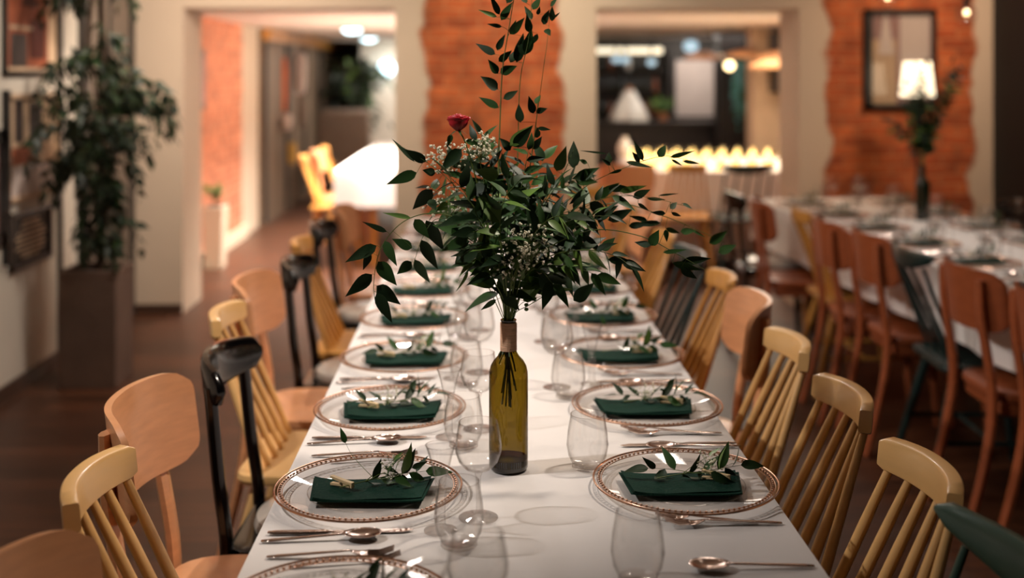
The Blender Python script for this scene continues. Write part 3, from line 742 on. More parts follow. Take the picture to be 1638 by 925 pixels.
def make_trumpet():
    t = thing('trumpet_glass', '', 'glass')
    MB().lathe([(0.0, 0.062), (0.0045, 0.064), (0.009, 0.078), (0.0135, 0.098), (0.019, 0.122), (0.0245, 0.139), (0.0232, 0.139), (0.0176, 0.122), (0.012, 0.098), (0.0075, 0.080), (0, 0.070)], 40).build('bowl', 'clear_glass', t)
    q = MB(); ringmb(q, 0.0245, 0.139, 0.0006, 40, 6); q.build('rim', 'stem_glass', t)
    MB().lathe([(0.010, 0.066), (0.0085, 0.055), (0.0075, 0.03), (0.008, 0.012), (0.013, 0.005), (0.027, 0.0015), (0.027, 0.0003), (0, 0.0002)], 36).build('stem', 'stem_glass', t)
    return t
def make_tumbler():
    t = thing('stemless_glass', '', 'glass')
    MB().lathe([(0.0, 0.004), (0.018, 0.0045), (0.028, 0.009), (0.036, 0.026), (0.0395, 0.046), (0.037, 0.072), (0.0315, 0.103), (0.0303, 0.103), (0.0357, 0.072), (0.0381, 0.046), (0.0345, 0.027), (0.027, 0.0115), (0, 0.009)], 44).build('bowl', 'clear_glass', t)
    q = MB(); ringmb(q, 0.0315, 0.103, 0.0006, 44, 6); q.build('rim', 'stem_glass', t)
    MB().lathe([(0, 0.0005), (0.024, 0.0005), (0.029, 0.004), (0.028, 0.0085), (0.02, 0.0065), (0, 0.006)], 36).build('base', 'stem_glass', t)
    return t
ZT = 0.7515
def setting(x, y, side, row, name, full=True, spr=0, wine=True, tall=True, tumb=True, jit=0):
    """side -1: the diner sits on the left and looks to +X; +1: on the right. name: which setting"""
    r = random.Random(jit * 7 + (side > 0)); s = -side      # s: sign of the direction from diner to table centre
    P = lambda dx, dy, z=ZT: (x + s * dx, y + dy, z)
    near = -1 if side < 0 else 1                              # which way the diner's right hand lies (in y)
    base_rot = 0 if side < 0 else math.pi
    grp = lambda w_: '%s on the central table' % w_
    if full:
        place('charger', make_charger, P(0, 0), r.uniform(0, 6), 'copper beaded glass charger, ' + name, grp('chargers'))
        place('plate', make_plate, P(0, 0, ZT + 0.0042), 0, 'clear glass plate on charger, ' + name, grp('glass plates'))
        nk = r.randrange(2); na = r.uniform(-0.06, 0.06)
        place('napkin%d' % nk, lambda: make_napkin(nk + 3), P(0.005, -0.008, ZT + 0.0108), na, 'folded dark green napkin, ' + name, grp('green napkins'))
        place('sprig%d' % spr, lambda: make_sprig(spr), (x + 0.015, y - 0.0, ZT + 0.0172), na + 0.15 if side < 0 else na - 0.1, 'leafy sprig with tiny white blossoms on napkin, ' + name, grp('sprigs'))
        px_ = -0.045 if side < 0 else 0.055
        place('pin', make_clothespin, (x + px_, y - 0.005, ZT + 0.0238), (-0.55 if side < 0 else -0.5) + r.uniform(-.15, .15), 'small wooden clothespin on napkin, ' + name, grp('clothespins'))
    kn, sp_, fk = (-0.165, -0.185, 0.20) if side < 0 else (0.235, 0.215, -0.165)
    place('knife', make_knife, P(-0.03, kn), base_rot + r.uniform(-.02, .02), 'steel dinner knife, ' + name, grp('knives'))
    place('spoon', make_spoon, P(-0.05, sp_ - 0.006 * (side < 0)), base_rot + r.uniform(0.02, .08), 'steel spoon, ' + name, grp('spoons'))
    place('fork', make_fork, P(-0.03, fk), base_rot + r.uniform(-.03, .03), 'larger steel fork, outermost, ' + name, grp('forks'))
    place('fork', make_fork, P(-0.005, fk + (-0.024 if side < 0 else 0.017)), base_rot + (0.14 if side < 0 else -0.14), 'smaller steel fork beside the larger, ' + name, grp('small forks'), (0.86, 0.86, 0.9))
    if side < 0:
        if tall: place('trumpet', make_trumpet, P(0.132, -0.16), 0, 'narrow trumpet-shaped glass, ' + name, grp('trumpet glasses'))
        if wine: place('wine', make_wineglass, P(0.193, -0.108), 0, 'stemmed wine glass, ' + name, grp('wine glasses'))
        if tumb: place('tumbler', make_tumbler, P(0.163, -0.222), 0, 'round stemless glass, ' + name, grp('stemless glasses'))
    else:
        if tall: place('trumpet', make_trumpet, P(0.10, 0.215), 0, 'narrow trumpet-shaped glass, ' + name, grp('trumpet glasses'))
        if wine: place('wine', make_wineglass, P(0.185, 0.19), 0, 'stemmed wine glass, ' + name, grp('wine glasses'))
        if tumb: place('tumbler', make_tumbler, P(0.165, 0.105), 0, 'round stemless glass, ' + name, grp('stemless glasses'))
LROWS = [1.53, 1.985, 2.455, 2.90, 3.36, 3.81, 4.26, 4.71, 5.16]
RROWS = [2.0, 2.465, 2.92, 3.38, 3.83, 4.28, 4.73, 5.18]
for i, y in enumerate(LROWS):
    setting(-0.197, y, -1, i, '%s place setting on the left' % ORD[i], spr=[1, 0, 1, 2][i % 4] if i else 1, jit=i + 1)
for i, y in enumerate(RROWS):
    setting(0.365, y, 1, i, '%s full place setting on the right' % ORD[i], spr=[2, 1, 0][i % 3], jit=i + 11, wine=i > 0, tall=i > 0)
place('spoon', make_spoon, (0.40, 1.672, ZT), math.pi + 0.03, 'steel spoon at bottom edge, nearest on the right', 'spoons on the central table')
place('tumbler', make_tumbler, (0.228, 1.63, ZT), 0, 'round stemless glass nearest the camera, cut by the bottom edge', 'stemless glasses on the central table')

# right-hand table: plates, napkins and glasses along both sides
for sd in (-1, 1):
    for i in range(8):
        v = -1.78 + i * 0.49; u = sd * 0.27; p = RTP(u, v)
        wh = '%s from the front, %s side of right-hand table' % ('first' if i == 0 else ORD[i], 'near' if sd < 0 else 'far')
        place('charger', make_charger, p, 0, 'beaded charger, ' + wh, 'chargers on the right-hand table')
        place('napkin0', lambda: make_napkin(3), p + Vector((0, 0, 0.0185)), rad(3), 'dark napkin, ' + wh, 'napkins on the right-hand table')
        place('sprig1', lambda: make_sprig(1), p + Vector((0, 0, 0.031)), 0.2, 'sprig on napkin, ' + wh, 'sprigs on the right-hand table')
        place('wine', make_wineglass, RTP(u - sd * 0.19, v + 0.1), 0, 'wine glass, ' + wh, 'wine glasses on the right-hand table')
        place('tumbler', make_tumbler, RTP(u - sd * 0.16, v + 0.19), 0, 'stemless glass, ' + wh, 'stemless glasses on the right-hand table')
        place('spoon', make_spoon, RTP(u + sd * 0.03, v - 0.2), rad(3) + (0 if sd < 0 else math.pi), 'spoon, ' + wh, 'spoons on the right-hand table')

# ------------------------------------------------------------------ the bottle and its bouquet
BX, BYY, BZ = 0.052, 2.11, ZT
def make_bottle(outer, wrap=True, base_m='bottle_foot', label=''):
    t = thing('wine_bottle', label, 'bottle')
    prof = [(0.0, 0.016), (0.012, 0.012), (0.028, 0.004), (0.033, 0.0008), (0.0365, 0.005), (0.0365, 0.012)]
    MB().lathe(prof + [(0.0365, 0.022), (0.02, 0.022), (0, 0.026)], 48).build('base', base_m, t)
    MB().lathe([(0.0365, 0.010), (0.0365, 0.172), (0.0360, 0.182), (0.0335, 0.193), (0.0280, 0.203), (0.0200, 0.2115), (0.0155, 0.219), (0.0143, 0.228), (0.0138, 0.278)], 56).build('body', outer, t)
    if wrap:
        n = 0; pts = []
        for k in range(27 * 14):
            a = 2 * math.pi * k / 14; pts.append((0.0148 * math.cos(a), 0.0148 * math.sin(a), 0.222 + 0.052 * k / (27 * 14)))
        q = MB(); q.tube(pts, 0.00125, 5); q.lathe([(0.0146, 0.221), (0.0148, 0.222), (0.0148, 0.275), (0.0135, 0.2755)], 32); q.build('raffia_wrap', 'raffia', t)
    q = MB(); ringmb(q, 0.0138, 0.279, 0.0015, 32, 6); q.build('lip', 'bottle_green', t)
    return t
b = make_bottle('wine_bottle_glass', label='olive green wine bottle with raffia-wrapped neck holding the bouquet')
b.location = (BX, BYY, BZ)
Z0 = 2.11
def Q(px, py, dz=0.0):
    """a point of the bouquet: where the photograph shows it, dz metres behind the bottle's own depth"""
    return D(px, py, Z0 + dz)
MOUTH = Vector((BX, BYY, BZ + 0.279))
def CR(x0, y0, k, rows): return [(x0 + a / k, y0 + b / k, x0 + c / k, y0 + d / k, w_ / k) for a, b, c, d, w_ in rows]
LV = {
 'left': CR(540, 180, 2.722, [(345, 262, 212, 312, 50), (385, 215, 290, 160, 42), (335, 215, 235, 113, 20), (540, 160, 445, 255, 58), (425, 265, 370, 250, 36), (412, 335, 325, 425, 60), (400, 380, 430, 425, 40), (480, 395, 430, 430, 36)]),
 'arch': CR(540, 180, 2.722, [(320, 460, 195, 437, 22), (215, 520, 105, 475, 24), (325, 590, 235, 550, 45), (170, 580, 32, 652, 52), (205, 560, 255, 670, 45), (140, 610, 112, 688, 34), (175, 650, 258, 755, 62), (150, 705, 32, 803, 58), (170, 755, 275, 838, 58), (170, 785, 238, 920, 52)]),
 'twig': CR(540, 180, 2.722, [(322, 650, 258, 705, 46), (335, 640, 403, 750, 42), (335, 465, 400, 550, 48), (385, 470, 465, 605, 58), (365, 555, 437, 688, 52)]),
 'tall': CR(660, 0, 3.853, [(545, 125, 615, 10, 50), (600, 210, 690, 110, 55), (520, 310, 570, 210, 40), (510, 335, 385, 265, 48), (530, 380, 615, 310, 46), (525, 455, 465, 365, 52), (540, 450, 645, 405, 60), (525, 550, 415, 470, 72), (530, 665, 405, 595, 48), (560, 610, 650, 558, 46), (520, 105, 400, 60, 30), (550, 165, 455, 148, 26), (535, 90, 480, -30, 40), (580, 20, 640, -60, 45)]),
 'tress': CR(660, 0, 3.853, [(640, 385, 685, 200, 66), (600, 385, 660, 290, 50), (700, 335, 735, 170, 66), (720, 200, 705, 90, 50), (770, 210, 740, 275, 32), (690, 340, 650, 250, 50), (735, 120, 690, 30, 40), (700, 20, 660, -40, 40), (740, 60, 790, -20, 44), (600, 210, 640, 120, 30)]),
 'bud': CR(660, 0, 3.853, [(805, 150, 840, 60, 46), (860, 130, 862, 35, 40), (820, 180, 850, 218, 42), (870, 110, 908, 76, 14), (770, 90, 785, 40, 26), (850, 40, 900, -20, 30)]),
 'pair': CR(660, 0, 3.853, [(665, 755, 650, 640, 58), (745, 700, 715, 590, 50), (760, 690, 832, 668, 38), (755, 640, 790, 585, 34), (600, 900, 740, 770, 72), (770, 790, 852, 800, 26), (770, 850, 765, 780, 40), (740, 920, 800, 840, 46)]),
 'upper': CR(800, 180, 2.721, [(622, 210, 580, 118, 28), (608, 215, 572, 170, 25), (690, 195, 722, 140, 36), (740, 195, 848, 168, 20), (795, 212, 875, 222, 15), (745, 205, 795, 232, 13), (470, 225, 475, 170, 32), (465, 180, 345, 165, 9), (550, 215, 665, 240, 22), (480, 230, 440, 200, 18), (380, 220, 340, 205, 20), (400, 260, 310, 290, 50), (330, 290, 430, 240, 46), (530, 250, 470, 268, 14)]),
 'level': CR(800, 180, 2.721, [(580, 370, 655, 335, 36), (640, 375, 725, 380, 16), (690, 362, 780, 352, 9), (740, 420, 772, 388, 26), (795, 395, 838, 422, 17), (720, 440, 655, 435, 22), (745, 435, 795, 457, 16), (420, 370, 520, 305, 42), (470, 330, 580, 330, 34), (520, 345, 640, 318, 30), (600, 395, 650, 430, 16), (470, 470, 580, 420, 46), (380, 340, 300, 400, 40)]),
 'long': CR(800, 180, 2.721, [(720, 505, 785, 527, 22), (785, 520, 855, 515, 30), (910, 570, 992, 515, 42), (950, 610, 1032, 575, 40), (700, 480, 560, 490, 26), (640, 470, 560, 450, 22), (560, 495, 650, 485, 30), (830, 510, 900, 545, 12)]),
 'low': CR(800, 180, 2.721, [(655, 580, 692, 510, 46), (720, 510, 726, 565, 24), (655, 580, 582, 562, 30), (710, 610, 812, 598, 20), (790, 650, 922, 635, 36), (750, 655, 887, 690, 32), (785, 680, 862, 726, 34), (530, 650, 637, 690, 42), (440, 600, 500, 545, 42), (470, 640, 580, 650, 36), (360, 540, 440, 600, 38)]),
 'broad': CR(800, 180, 2.721, [(320, 820, 412, 742, 62), (230, 800, 270, 705, 46), (300, 690, 312, 735, 28)]),
 'pale': CR(800, 180, 2.721, [(180, 770, 232, 690, 50), (150, 740, 130, 660, 56), (100, 820, 172, 770, 42), (10, 790, 78, 862, 50), (230, 770, 320, 770, 22)]),
 'uptop': CR(800, 180, 2.721, [(318, 242, 322, 120, 52), (245, 255, 290, 150, 52), (60, 150, 142, 58, 52), (45, 165, 0, 110, 40), (200, 540, 205, 390, 42), (340, 440, 430, 530, 44), (240, 510, 320, 470, 36)]),
 'front': CR(540, 180, 2.722, [(740, 330, 838, 407, 62), (650, 340, 555, 330, 58), (600, 515, 490, 535, 48), (610, 610, 512, 655, 42), (690, 745, 600, 712, 36), (690, 815, 622, 862, 24), (720, 780, 792, 862, 60), (700, 280, 600, 250, 60), (640, 420, 560, 460, 50), (650, 640, 640, 520, 50)]),
}
def branch(label, pts, size=0.046, spacing=0.02, start=0.2, mats=('leaf_dark', 'leaf_mid'), droop=0.2, seed=0, width=0.42, rs=0.0016, lit=0.0, inside=True, leaves=None, auto=None):
    r = random.Random(seed + 100); t = thing('ruscus_branch', label, 'branch', group='ruscus branches in the bottle')
    st, fo = MB(), MB(); st.use('stem_green')
    a = r.uniform(0, 6.28); rr = 0.006; ri = r.uniform(0.003, 0.02)
    ins = [MOUTH + Vector((-ri * math.cos(a), -ri * math.sin(a), (-0.14 if seed % 3 == 0 else -0.085) + r.uniform(-.03, .03)))] if inside else []
    ctrl = ins + [MOUTH + Vector((rr * math.cos(a), rr * math.sin(a), -0.01))] + [Q(*p) for p in pts]
    auto = (leaves is None) if auto is None else auto
    spray(st, fo, ctrl, size * 1.15, spacing * 0.8 if auto else 99, r, max(start, 0.60 if seed not in (13, 14, 23, 28) else 0.5), mats, droop, rs, width, lit)
    if leaves:
        curve = crom(ctrl, 8)
        for x0, y0, x1, y1, w_ in LV[leaves]:
            near = min(curve, key=lambda c: (c - D(x0, y0, (c.dot(FW)))).length); dz = near.dot(FW) - Z0
            b0 = Q(x0, y0, dz + r.uniform(-.006, .006)); e = Q(x1, y1, dz + r.uniform(-.022, .022)); L = (e - b0).length
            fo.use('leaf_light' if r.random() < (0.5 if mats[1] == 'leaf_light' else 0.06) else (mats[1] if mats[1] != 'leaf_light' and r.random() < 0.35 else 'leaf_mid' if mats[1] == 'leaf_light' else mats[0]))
            leaf(fo, b0, e - b0 , Vector((r.uniform(-.4, .4), -1, r.uniform(-.1, .5))), L, w_ * (Z0 + dz) / F * 1.12, r.uniform(-0.04, 0.12), r.uniform(0.08, 0.3))
            if (near - b0).length < 0.05: st.tube([near, near.lerp(b0, 0.6) + Vector((0, 0, 0.001)), b0], 0.0005, 4, cap=False)
    org = MOUTH
    for mb in (st, fo): mb.v = [tuple(Vector(v) - org) for v in mb.v]
    t.location = org
    st.build('stem', None, t); fo.build('leaves', None, t)
    return t
branch('tall central branch rising past the top edge before the brick', [(803, 430, .01), (797, 300, .02), (800, 190, .03), (804, 110, .03), (815, 40, .02), (828, -40, 0)], 0.043, 0.025, 0.5, seed=1, leaves='tall', droop=-0.1, rs=0.0022, width=0.4)
branch('tall branch hanging in a dense dark tress right of the central one', [(822, 400, .03), (828, 250, .05), (832, 130, .05), (846, 60, .04), (852, -20, .03)], 0.036, 0.012, 0.72, seed=2, leaves='tress', droop=0.6, width=0.36)
branch('thin budded twig at the top right of the bouquet', [(832, 400, .05), (850, 250, .06), (868, 120, .06), (876, 60, .06), (884, -20, .05)], 0.026, 0.022, 0.72, seed=3, leaves='bud', droop=0.5, rs=0.001)
branch('upright short branch right of centre with paired top leaves', [(822, 420, .0), (842, 300, .0), (855, 220, .0), (861, 160, .0)], 0.036, 0.018, 0.5, seed=4, leaves='pair')
branch('upper left branch reaching out above the white tablecloth', [(795, 440, -.02), (770, 350, -.04), (715, 285, -.05), (668, 250, -.05), (634, 230, -.05)], 0.048, 0.025, 0.42, seed=5, leaves='left', rs=0.0012)
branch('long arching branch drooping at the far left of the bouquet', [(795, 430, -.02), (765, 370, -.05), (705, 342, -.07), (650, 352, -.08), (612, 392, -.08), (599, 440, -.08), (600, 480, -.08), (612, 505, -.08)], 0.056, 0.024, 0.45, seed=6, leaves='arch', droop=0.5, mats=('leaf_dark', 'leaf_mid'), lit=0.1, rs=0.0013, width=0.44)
branch('short twig dropping below the arching left branch', [(790, 430, -.03), (745, 365, -.06), (700, 350, -.07), (676, 380, -.08), (664, 415, -.08), (660, 430, -.08)], 0.052, 0.024, 0.55, seed=7, leaves='twig', droop=0.7, rs=0.0009)
branch('lower left branch with narrow pointed leaves', [(800, 470, -.02), (778, 430, -.03), (752, 405, -.04), (730, 395, -.04)], 0.038, 0.014, 0.4, seed=8, droop=0.35)
branch('uppermost long right branch reaching toward the candlelit buffet', [(830, 430, .0), (870, 360, .0), (935, 300, .01), (1000, 268, .02), (1060, 250, .02), (1100, 256, .02)], 0.040, 0.024, 0.3, seed=9, leaves='upper', droop=-0.15, rs=0.0012, width=0.26)
branch('second right branch in a level spray of narrow leaves', [(830, 430, .02), (880, 370, .03), (960, 320, .04), (1030, 315, .04), (1098, 330, .04)], 0.042, 0.017, 0.25, seed=10, leaves='level', droop=0.0, rs=0.0012, width=0.28)
branch('long low right branch ending in a drooping leaf pair', [(832, 440, -.02), (880, 395, -.04), (950, 368, -.05), (1025, 378, -.06), (1080, 405, -.06), (1128, 432, -.06)], 0.046, 0.028, 0.3, seed=11, leaves='low', droop=0.1, width=0.3)
branch('longest right branch whose tip blurs beside the chairs', [(830, 430, .04), (890, 360, .07), (980, 325, .10), (1060, 345, .14), (1115, 368, .18), (1160, 388, .22)], 0.042, 0.022, 0.25, seed=12, leaves='long', droop=0.05, width=0.32)
branch('low right twig with one broad dark leaf hanging over the table', [(828, 492, .02), (850, 478, .02), (890, 472, .03), (925, 470, .04)], 0.05, 0.03, 0.6, seed=13, leaves='broad', droop=0.2, rs=0.001, width=0.5)
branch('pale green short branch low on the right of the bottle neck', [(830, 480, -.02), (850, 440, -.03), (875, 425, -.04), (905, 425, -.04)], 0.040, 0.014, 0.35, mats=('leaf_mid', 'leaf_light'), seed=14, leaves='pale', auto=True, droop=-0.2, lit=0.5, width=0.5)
branch('upright right-hand branch topped by one broad leaf', [(832, 420, .0), (865, 340, .0), (900, 280, .0), (918, 240, .0)], 0.046, 0.018, 0.35, seed=15, leaves='uptop')
branch('front branch leaning over the babys breath at centre right', [(825, 440, -.05), (850, 380, -.08), (880, 350, -.10), (905, 345, -.11)], 0.046, 0.015, 0.3, seed=16, lit=0.15)
branch('front left branch with broad glossy leaves over the middle', [(800, 430, -.06), (770, 360, -.09), (745, 310, -.11), (722, 285, -.12)], 0.054, 0.017, 0.3, seed=17, leaves='front', auto=True, lit=0.1)
branch('front middle branch bearing one leaf catching the light', [(808, 430, -.06), (800, 370, -.10), (806, 320, -.12), (830, 290, -.13)], 0.050, 0.016, 0.3, seed=18, lit=0.15)
branch('rear left branch darkening the left of the bouquet', [(795, 430, .05), (760, 360, .08), (720, 320, .10), (690, 300, .12)], 0.048, 0.015, 0.3, seed=19)
branch('rear middle branch behind the tall stem', [(812, 420, .06), (815, 340, .08), (800, 270, .09), (775, 235, .10)], 0.046, 0.014, 0.3, seed=20)
branch('rear right branch thickening the right of the bouquet', [(830, 420, .06), (860, 340, .10), (890, 300, .12), (930, 285, .14)], 0.046, 0.014, 0.25, seed=21)
branch('low front branch spilling left above the bottle neck', [(805, 480, -.03), (785, 440, -.05), (770, 400, -.07), (735, 370, -.08)], 0.044, 0.014, 0.25, seed=22, lit=0.1, droop=0.4)
branch('low front branch close above the bottle mouth', [(812, 480, -.02), (820, 450, -.04), (815, 420, -.05), (800, 395, -.05)], 0.040, 0.012, 0.3, seed=23, lit=0.3)
branch('middle right branch filling between the long sprays', [(828, 430, -.02), (870, 380, -.03), (920, 350, -.04), (975, 345, -.05)], 0.045, 0.014, 0.25, seed=24, width=0.34)
branch('right branch bending down over the far place settings', [(830, 450, -.03), (880, 410, -.05), (940, 400, -.06), (985, 410, -.06), (1010, 428, -.06)], 0.044, 0.018, 0.3, seed=25, droop=0.3, width=0.34)
branch('inner branch rising just left of the tall stem', [(805, 430, .0), (790, 340, .0), (785, 270, .01), (770, 215, .01)], 0.042, 0.017, 0.35, seed=26)
branch('inner branch rising between the rose and centre', [(812, 420, -.02), (826, 340, -.03), (838, 280, -.03), (845, 240, -.03)], 0.044, 0.014, 0.3, seed=27)
branch('short branch curling under the right sprays', [(832, 470, .0), (862, 420, .0), (900, 390, .0), (935, 385, .0)], 0.042, 0.013, 0.25, seed=28, lit=0.1)
rx = random.Random(77)
for lab, ps, dz, li in (
    ('inner branch fanning low toward the left glasses', [(770, 410), (735, 375), (712, 360)], -.05, .1), ('inner branch filling the middle left behind the pale blossoms', [(775, 350), (748, 300), (735, 270)], .03, 0),
    ('inner branch standing behind the rose stem', [(785, 330), (770, 260), (762, 225)], .05, 0), ('inner branch filling the very centre of the bouquet', [(812, 380), (815, 330), (812, 285)], -.07, .1),
    ('inner branch leaning right over the centre', [(835, 380), (865, 330), (890, 290)], -.05, .1), ('inner branch fanning right below the level spray', [(860, 400), (910, 370), (950, 350)], -.02, 0),
    ('inner branch reaching right above the low spray', [(870, 370), (930, 330), (990, 310)], .02, 0), ('inner branch dropping right over the white tablecloth', [(860, 440), (905, 425), (955, 440)], .02, .1),
    ('rear branch spreading right behind the centre', [(850, 350), (890, 310), (925, 285)], .08, 0), ('rear branch rising behind the centre right', [(840, 330), (858, 280), (870, 255)], .08, 0),
    ('rear branch spreading left behind the centre', [(780, 380), (740, 340), (705, 335)], .08, 0), ('front branch drooping left of the bottle neck', [(785, 440), (762, 415), (748, 430)], -.06, .1),
    ('front branch drooping right of the bottle neck', [(835, 450), (860, 430), (885, 455)], -.06, .25)):
    branch(lab, [(ps[0][0], ps[0][1], dz * .5), (ps[1][0], ps[1][1], dz * .8), (ps[2][0], ps[2][1], dz)], 0.046, 0.014, 0.5, seed=rx.randrange(200, 900), lit=li, droop=0.25, rs=0.0012)
# rose
def make_rose():
    c = Q(733, 196, -0.02); t = thing('red_rose', 'single deep red rose at upper left of the bouquet', 'rose', MOUTH)
    r = random.Random(5)
    q = MB(); q.tube([v - MOUTH for v in crom([MOUTH + Vector((0, 0.004, -0.12)), MOUTH, Q(790, 400, 0), Q(765, 300, -.01), Q(745, 230, -.02), c - Vector((0, 0, 0.014))], 6)], 0.0014, 6); q.build('stem', 'stem_green', t)
    bl = MB(); cc = c - MOUTH
    for k in range(30):
        f = k / 29; a = k * 2.399; R0 = 0.004 + 0.0145 * f
        axis = Matrix.Rotation(a, 3, 'Z')
        def petal(u, v, R0=R0, f=f):
            s = (u - 0.5) * 2; top = 0.017 - 0.007 * f
            h = -0.016 + (top + 0.016) * v * (1 - 0.16 * s * s * v)
            rr = 0.003 + (R0 - 0.003) * math.sin(min(1.0, v * 1.5) * 1.5708) + (0.0045 * f * max(0, v - 0.75) / 0.25 if f > 0.4 else -0.25 * R0 * max(0, v - 0.6)); ang = s * (1.2 - 0.3 * f)
            return cc + axis @ Vector((rr * math.cos(ang), rr * math.sin(ang), h))
        bl.grid(petal, 8, 8)
    bl.build('bloom', 'rose_red', t, solid=0.0005, angle=80)
    lf = MB()
    for k in range(5):
        a = k * 1.2566; leaf(lf, cc - Vector((0, 0, 0.014)), Vector((math.cos(a), math.sin(a), -0.3)), Vector((0, 0, 1)), 0.022, 0.006)
    leaf(lf, Q(722, 215, -.02) - MOUTH, Vector((-0.3, -0.2, -1)), Vector((0, -1, 0)), 0.024, 0.012); leaf(lf, Q(745, 225, -.02) - MOUTH, Vector((0.8, -0.2, -0.2)), Vector((0, -1, 0.4)), 0.03, 0.013)
    lf.build('sepals', 'leaf_mid', t)
make_rose()
def breath_thing(label, px, py, dz, rad_, n, seed, sc=(1, 1, 0.8), size=0.0023):
    r = random.Random(seed); t = thing('babys_breath', label, 'flowers', MOUTH, group='gypsophila sprays in the bouquet')
    st, bl = MB(), MB(); breath(st, bl, Q(px, py, dz), rad_, n, MOUTH - Vector((0, 0, 0.02)), r, size, sc)
    for mb in (st, bl): mb.v = [tuple(Vector(v) - MOUTH) for v in mb.v]
    st.build('stems', 'stem_green', t); bl.build('blossoms', 'blossom', t)
breath_thing('white babys breath spray just right below the rose', 768, 236, -.02, 0.036, 90, 1)
breath_thing('pinkish white babys breath spray left below the rose', 716, 252, .04, 0.042, 110, 2, (1.2, 1, .75))
breath_thing('large white babys breath cluster at the middle of the bouquet', 846, 392, -.09, 0.048, 150, 3, (1.0, .8, .95))
breath_thing('sparse babys breath low in the bouquet above the bottle', 818, 425, -.06, 0.04, 45, 4)
breath_thing('pale babys breath behind leaves at the left middle', 715, 320, .03, 0.05, 70, 5)
# round green buds low on the right
bd = MB(); rb = random.Random(3)
for (x, y) in ((842, 488), (870, 475), (850, 420), (842, 495), (868, 470), (855, 478)): bd.ball(Q(x, y, -.03), 0.0042, 8, 6, (1, 1, .85))
bd.tube(crom([MOUTH - Vector((0, 0, 0.01)), Q(825, 500, -.02), Q(843, 490, -.03), Q(870, 474, -.03)], 5), 0.0008, 5); bd.tube([Q(843, 490, -.03), Q(852, 455, -.03), Q(850, 420, -.03)], 0.0006, 5)
tag(bd.build('budded_twig', 'leaf_light'), 'thin twig of round pale green buds beside the bottle mouth', 'twig')

# ------------------------------------------------------------------ left side: planter with climbing plant
pc = Vector((-1.865, 5.52, 0))
pl = thing('tall_planter', 'tall square concrete planter on the floor by the left wall', 'planter', pc)
q = MB(); q.span((-0.135, -0.135, 0), (0.135, 0.135, 0.5)).span((-0.135, -0.135, 0.5), (0.135, -0.115, 0.56)).span((-0.135, 0.115, 0.5), (0.135, 0.135, 0.56)).span((-0.135, -0.115, 0.5), (-0.115, 0.115, 0.56)).span((0.115, -0.115, 0.5), (0.135, 0.115, 0.56))
q.build('pot', 'concrete_planter', pl, bevel=0.004)
MB().span((-0.114, -0.114, 0.5), (0.114, 0.114, 0.53)).build('soil', 'soil', pl, smooth=False)
pt = thing('climbing_plant', 'tall dark leafy plant growing out of the concrete planter', 'plant', pc + Vector((0, 0, 0.53)))
st, fo = MB(), MB(); r = random.Random(11)
st.use('stem_brown'); st.tube([(0.03, 0, 0), (0.03, 0, 1.9)], 0.013, 8)
for k in range(5): st.tube(crom([(r.uniform(-.06, .06), r.uniform(-.05, .05), 0), (r.uniform(-.07, .07), r.uniform(-.06, .06), .6), (r.uniform(-.06, .08), r.uniform(-.05, .05), 1.2), (r.uniform(-.02, .1), 0, 1.75)], 6), 0.007, 6)
st.use('stem_green')
def twig(z, a, ln, n_rise, size):
    b0 = Vector((0.02, 0, z)); dirv = Vector((math.cos(a), math.sin(a), 0))
    p1 = b0 + dirv * ln * 0.5 + Vector((0, 0, n_rise)); p2 = b0 + dirv * ln + Vector((0, 0, n_rise * 0.4)); p3 = b0 + dirv * ln * 1.15 + Vector((0, 0, -0.08))
    for p in (p1, p2, p3): p.x = max(p.x, -0.25)
    spray(st, fo, [b0, p1, p2, p3], size, size * 0.42, r, 0.15, ('leaf_ficus', 'leaf_ficus', 'leaf_dark'), 0.7, 0.002, 0.55)
for k in range(34): twig(r.uniform(0.08, 0.50), r.uniform(0, 6.28), r.uniform(0.05, 0.17), r.uniform(0, .08), 0.062)
for k in range(46): twig(r.uniform(0.45, 0.98), r.uniform(0, 6.28), r.uniform(0.1, 0.26), r.uniform(0, .12), 0.066)
for k in range(9): twig(r.uniform(0.55, 0.85), r.uniform(-.9, .5), r.uniform(0.28, 0.38), r.uniform(0.05, .15), 0.06)
for k in range(6): twig(r.uniform(0.55, 0.9), r.uniform(2.6, 4.4), r.uniform(0.25, 0.33), r.uniform(0.05, .15), 0.06)
for k in range(8): twig(r.uniform(1.0, 1.2), r.uniform(0, 6.28), r.uniform(0.04, 0.10), r.uniform(0, .05), 0.06)
for k in range(40): twig(r.uniform(1.30, 1.75), r.uniform(0, 6.28), r.uniform(0.1, 0.32), r.uniform(0, .08), 0.066)
st.build('stems', None, pt); fo.build('foliage', None, pt)

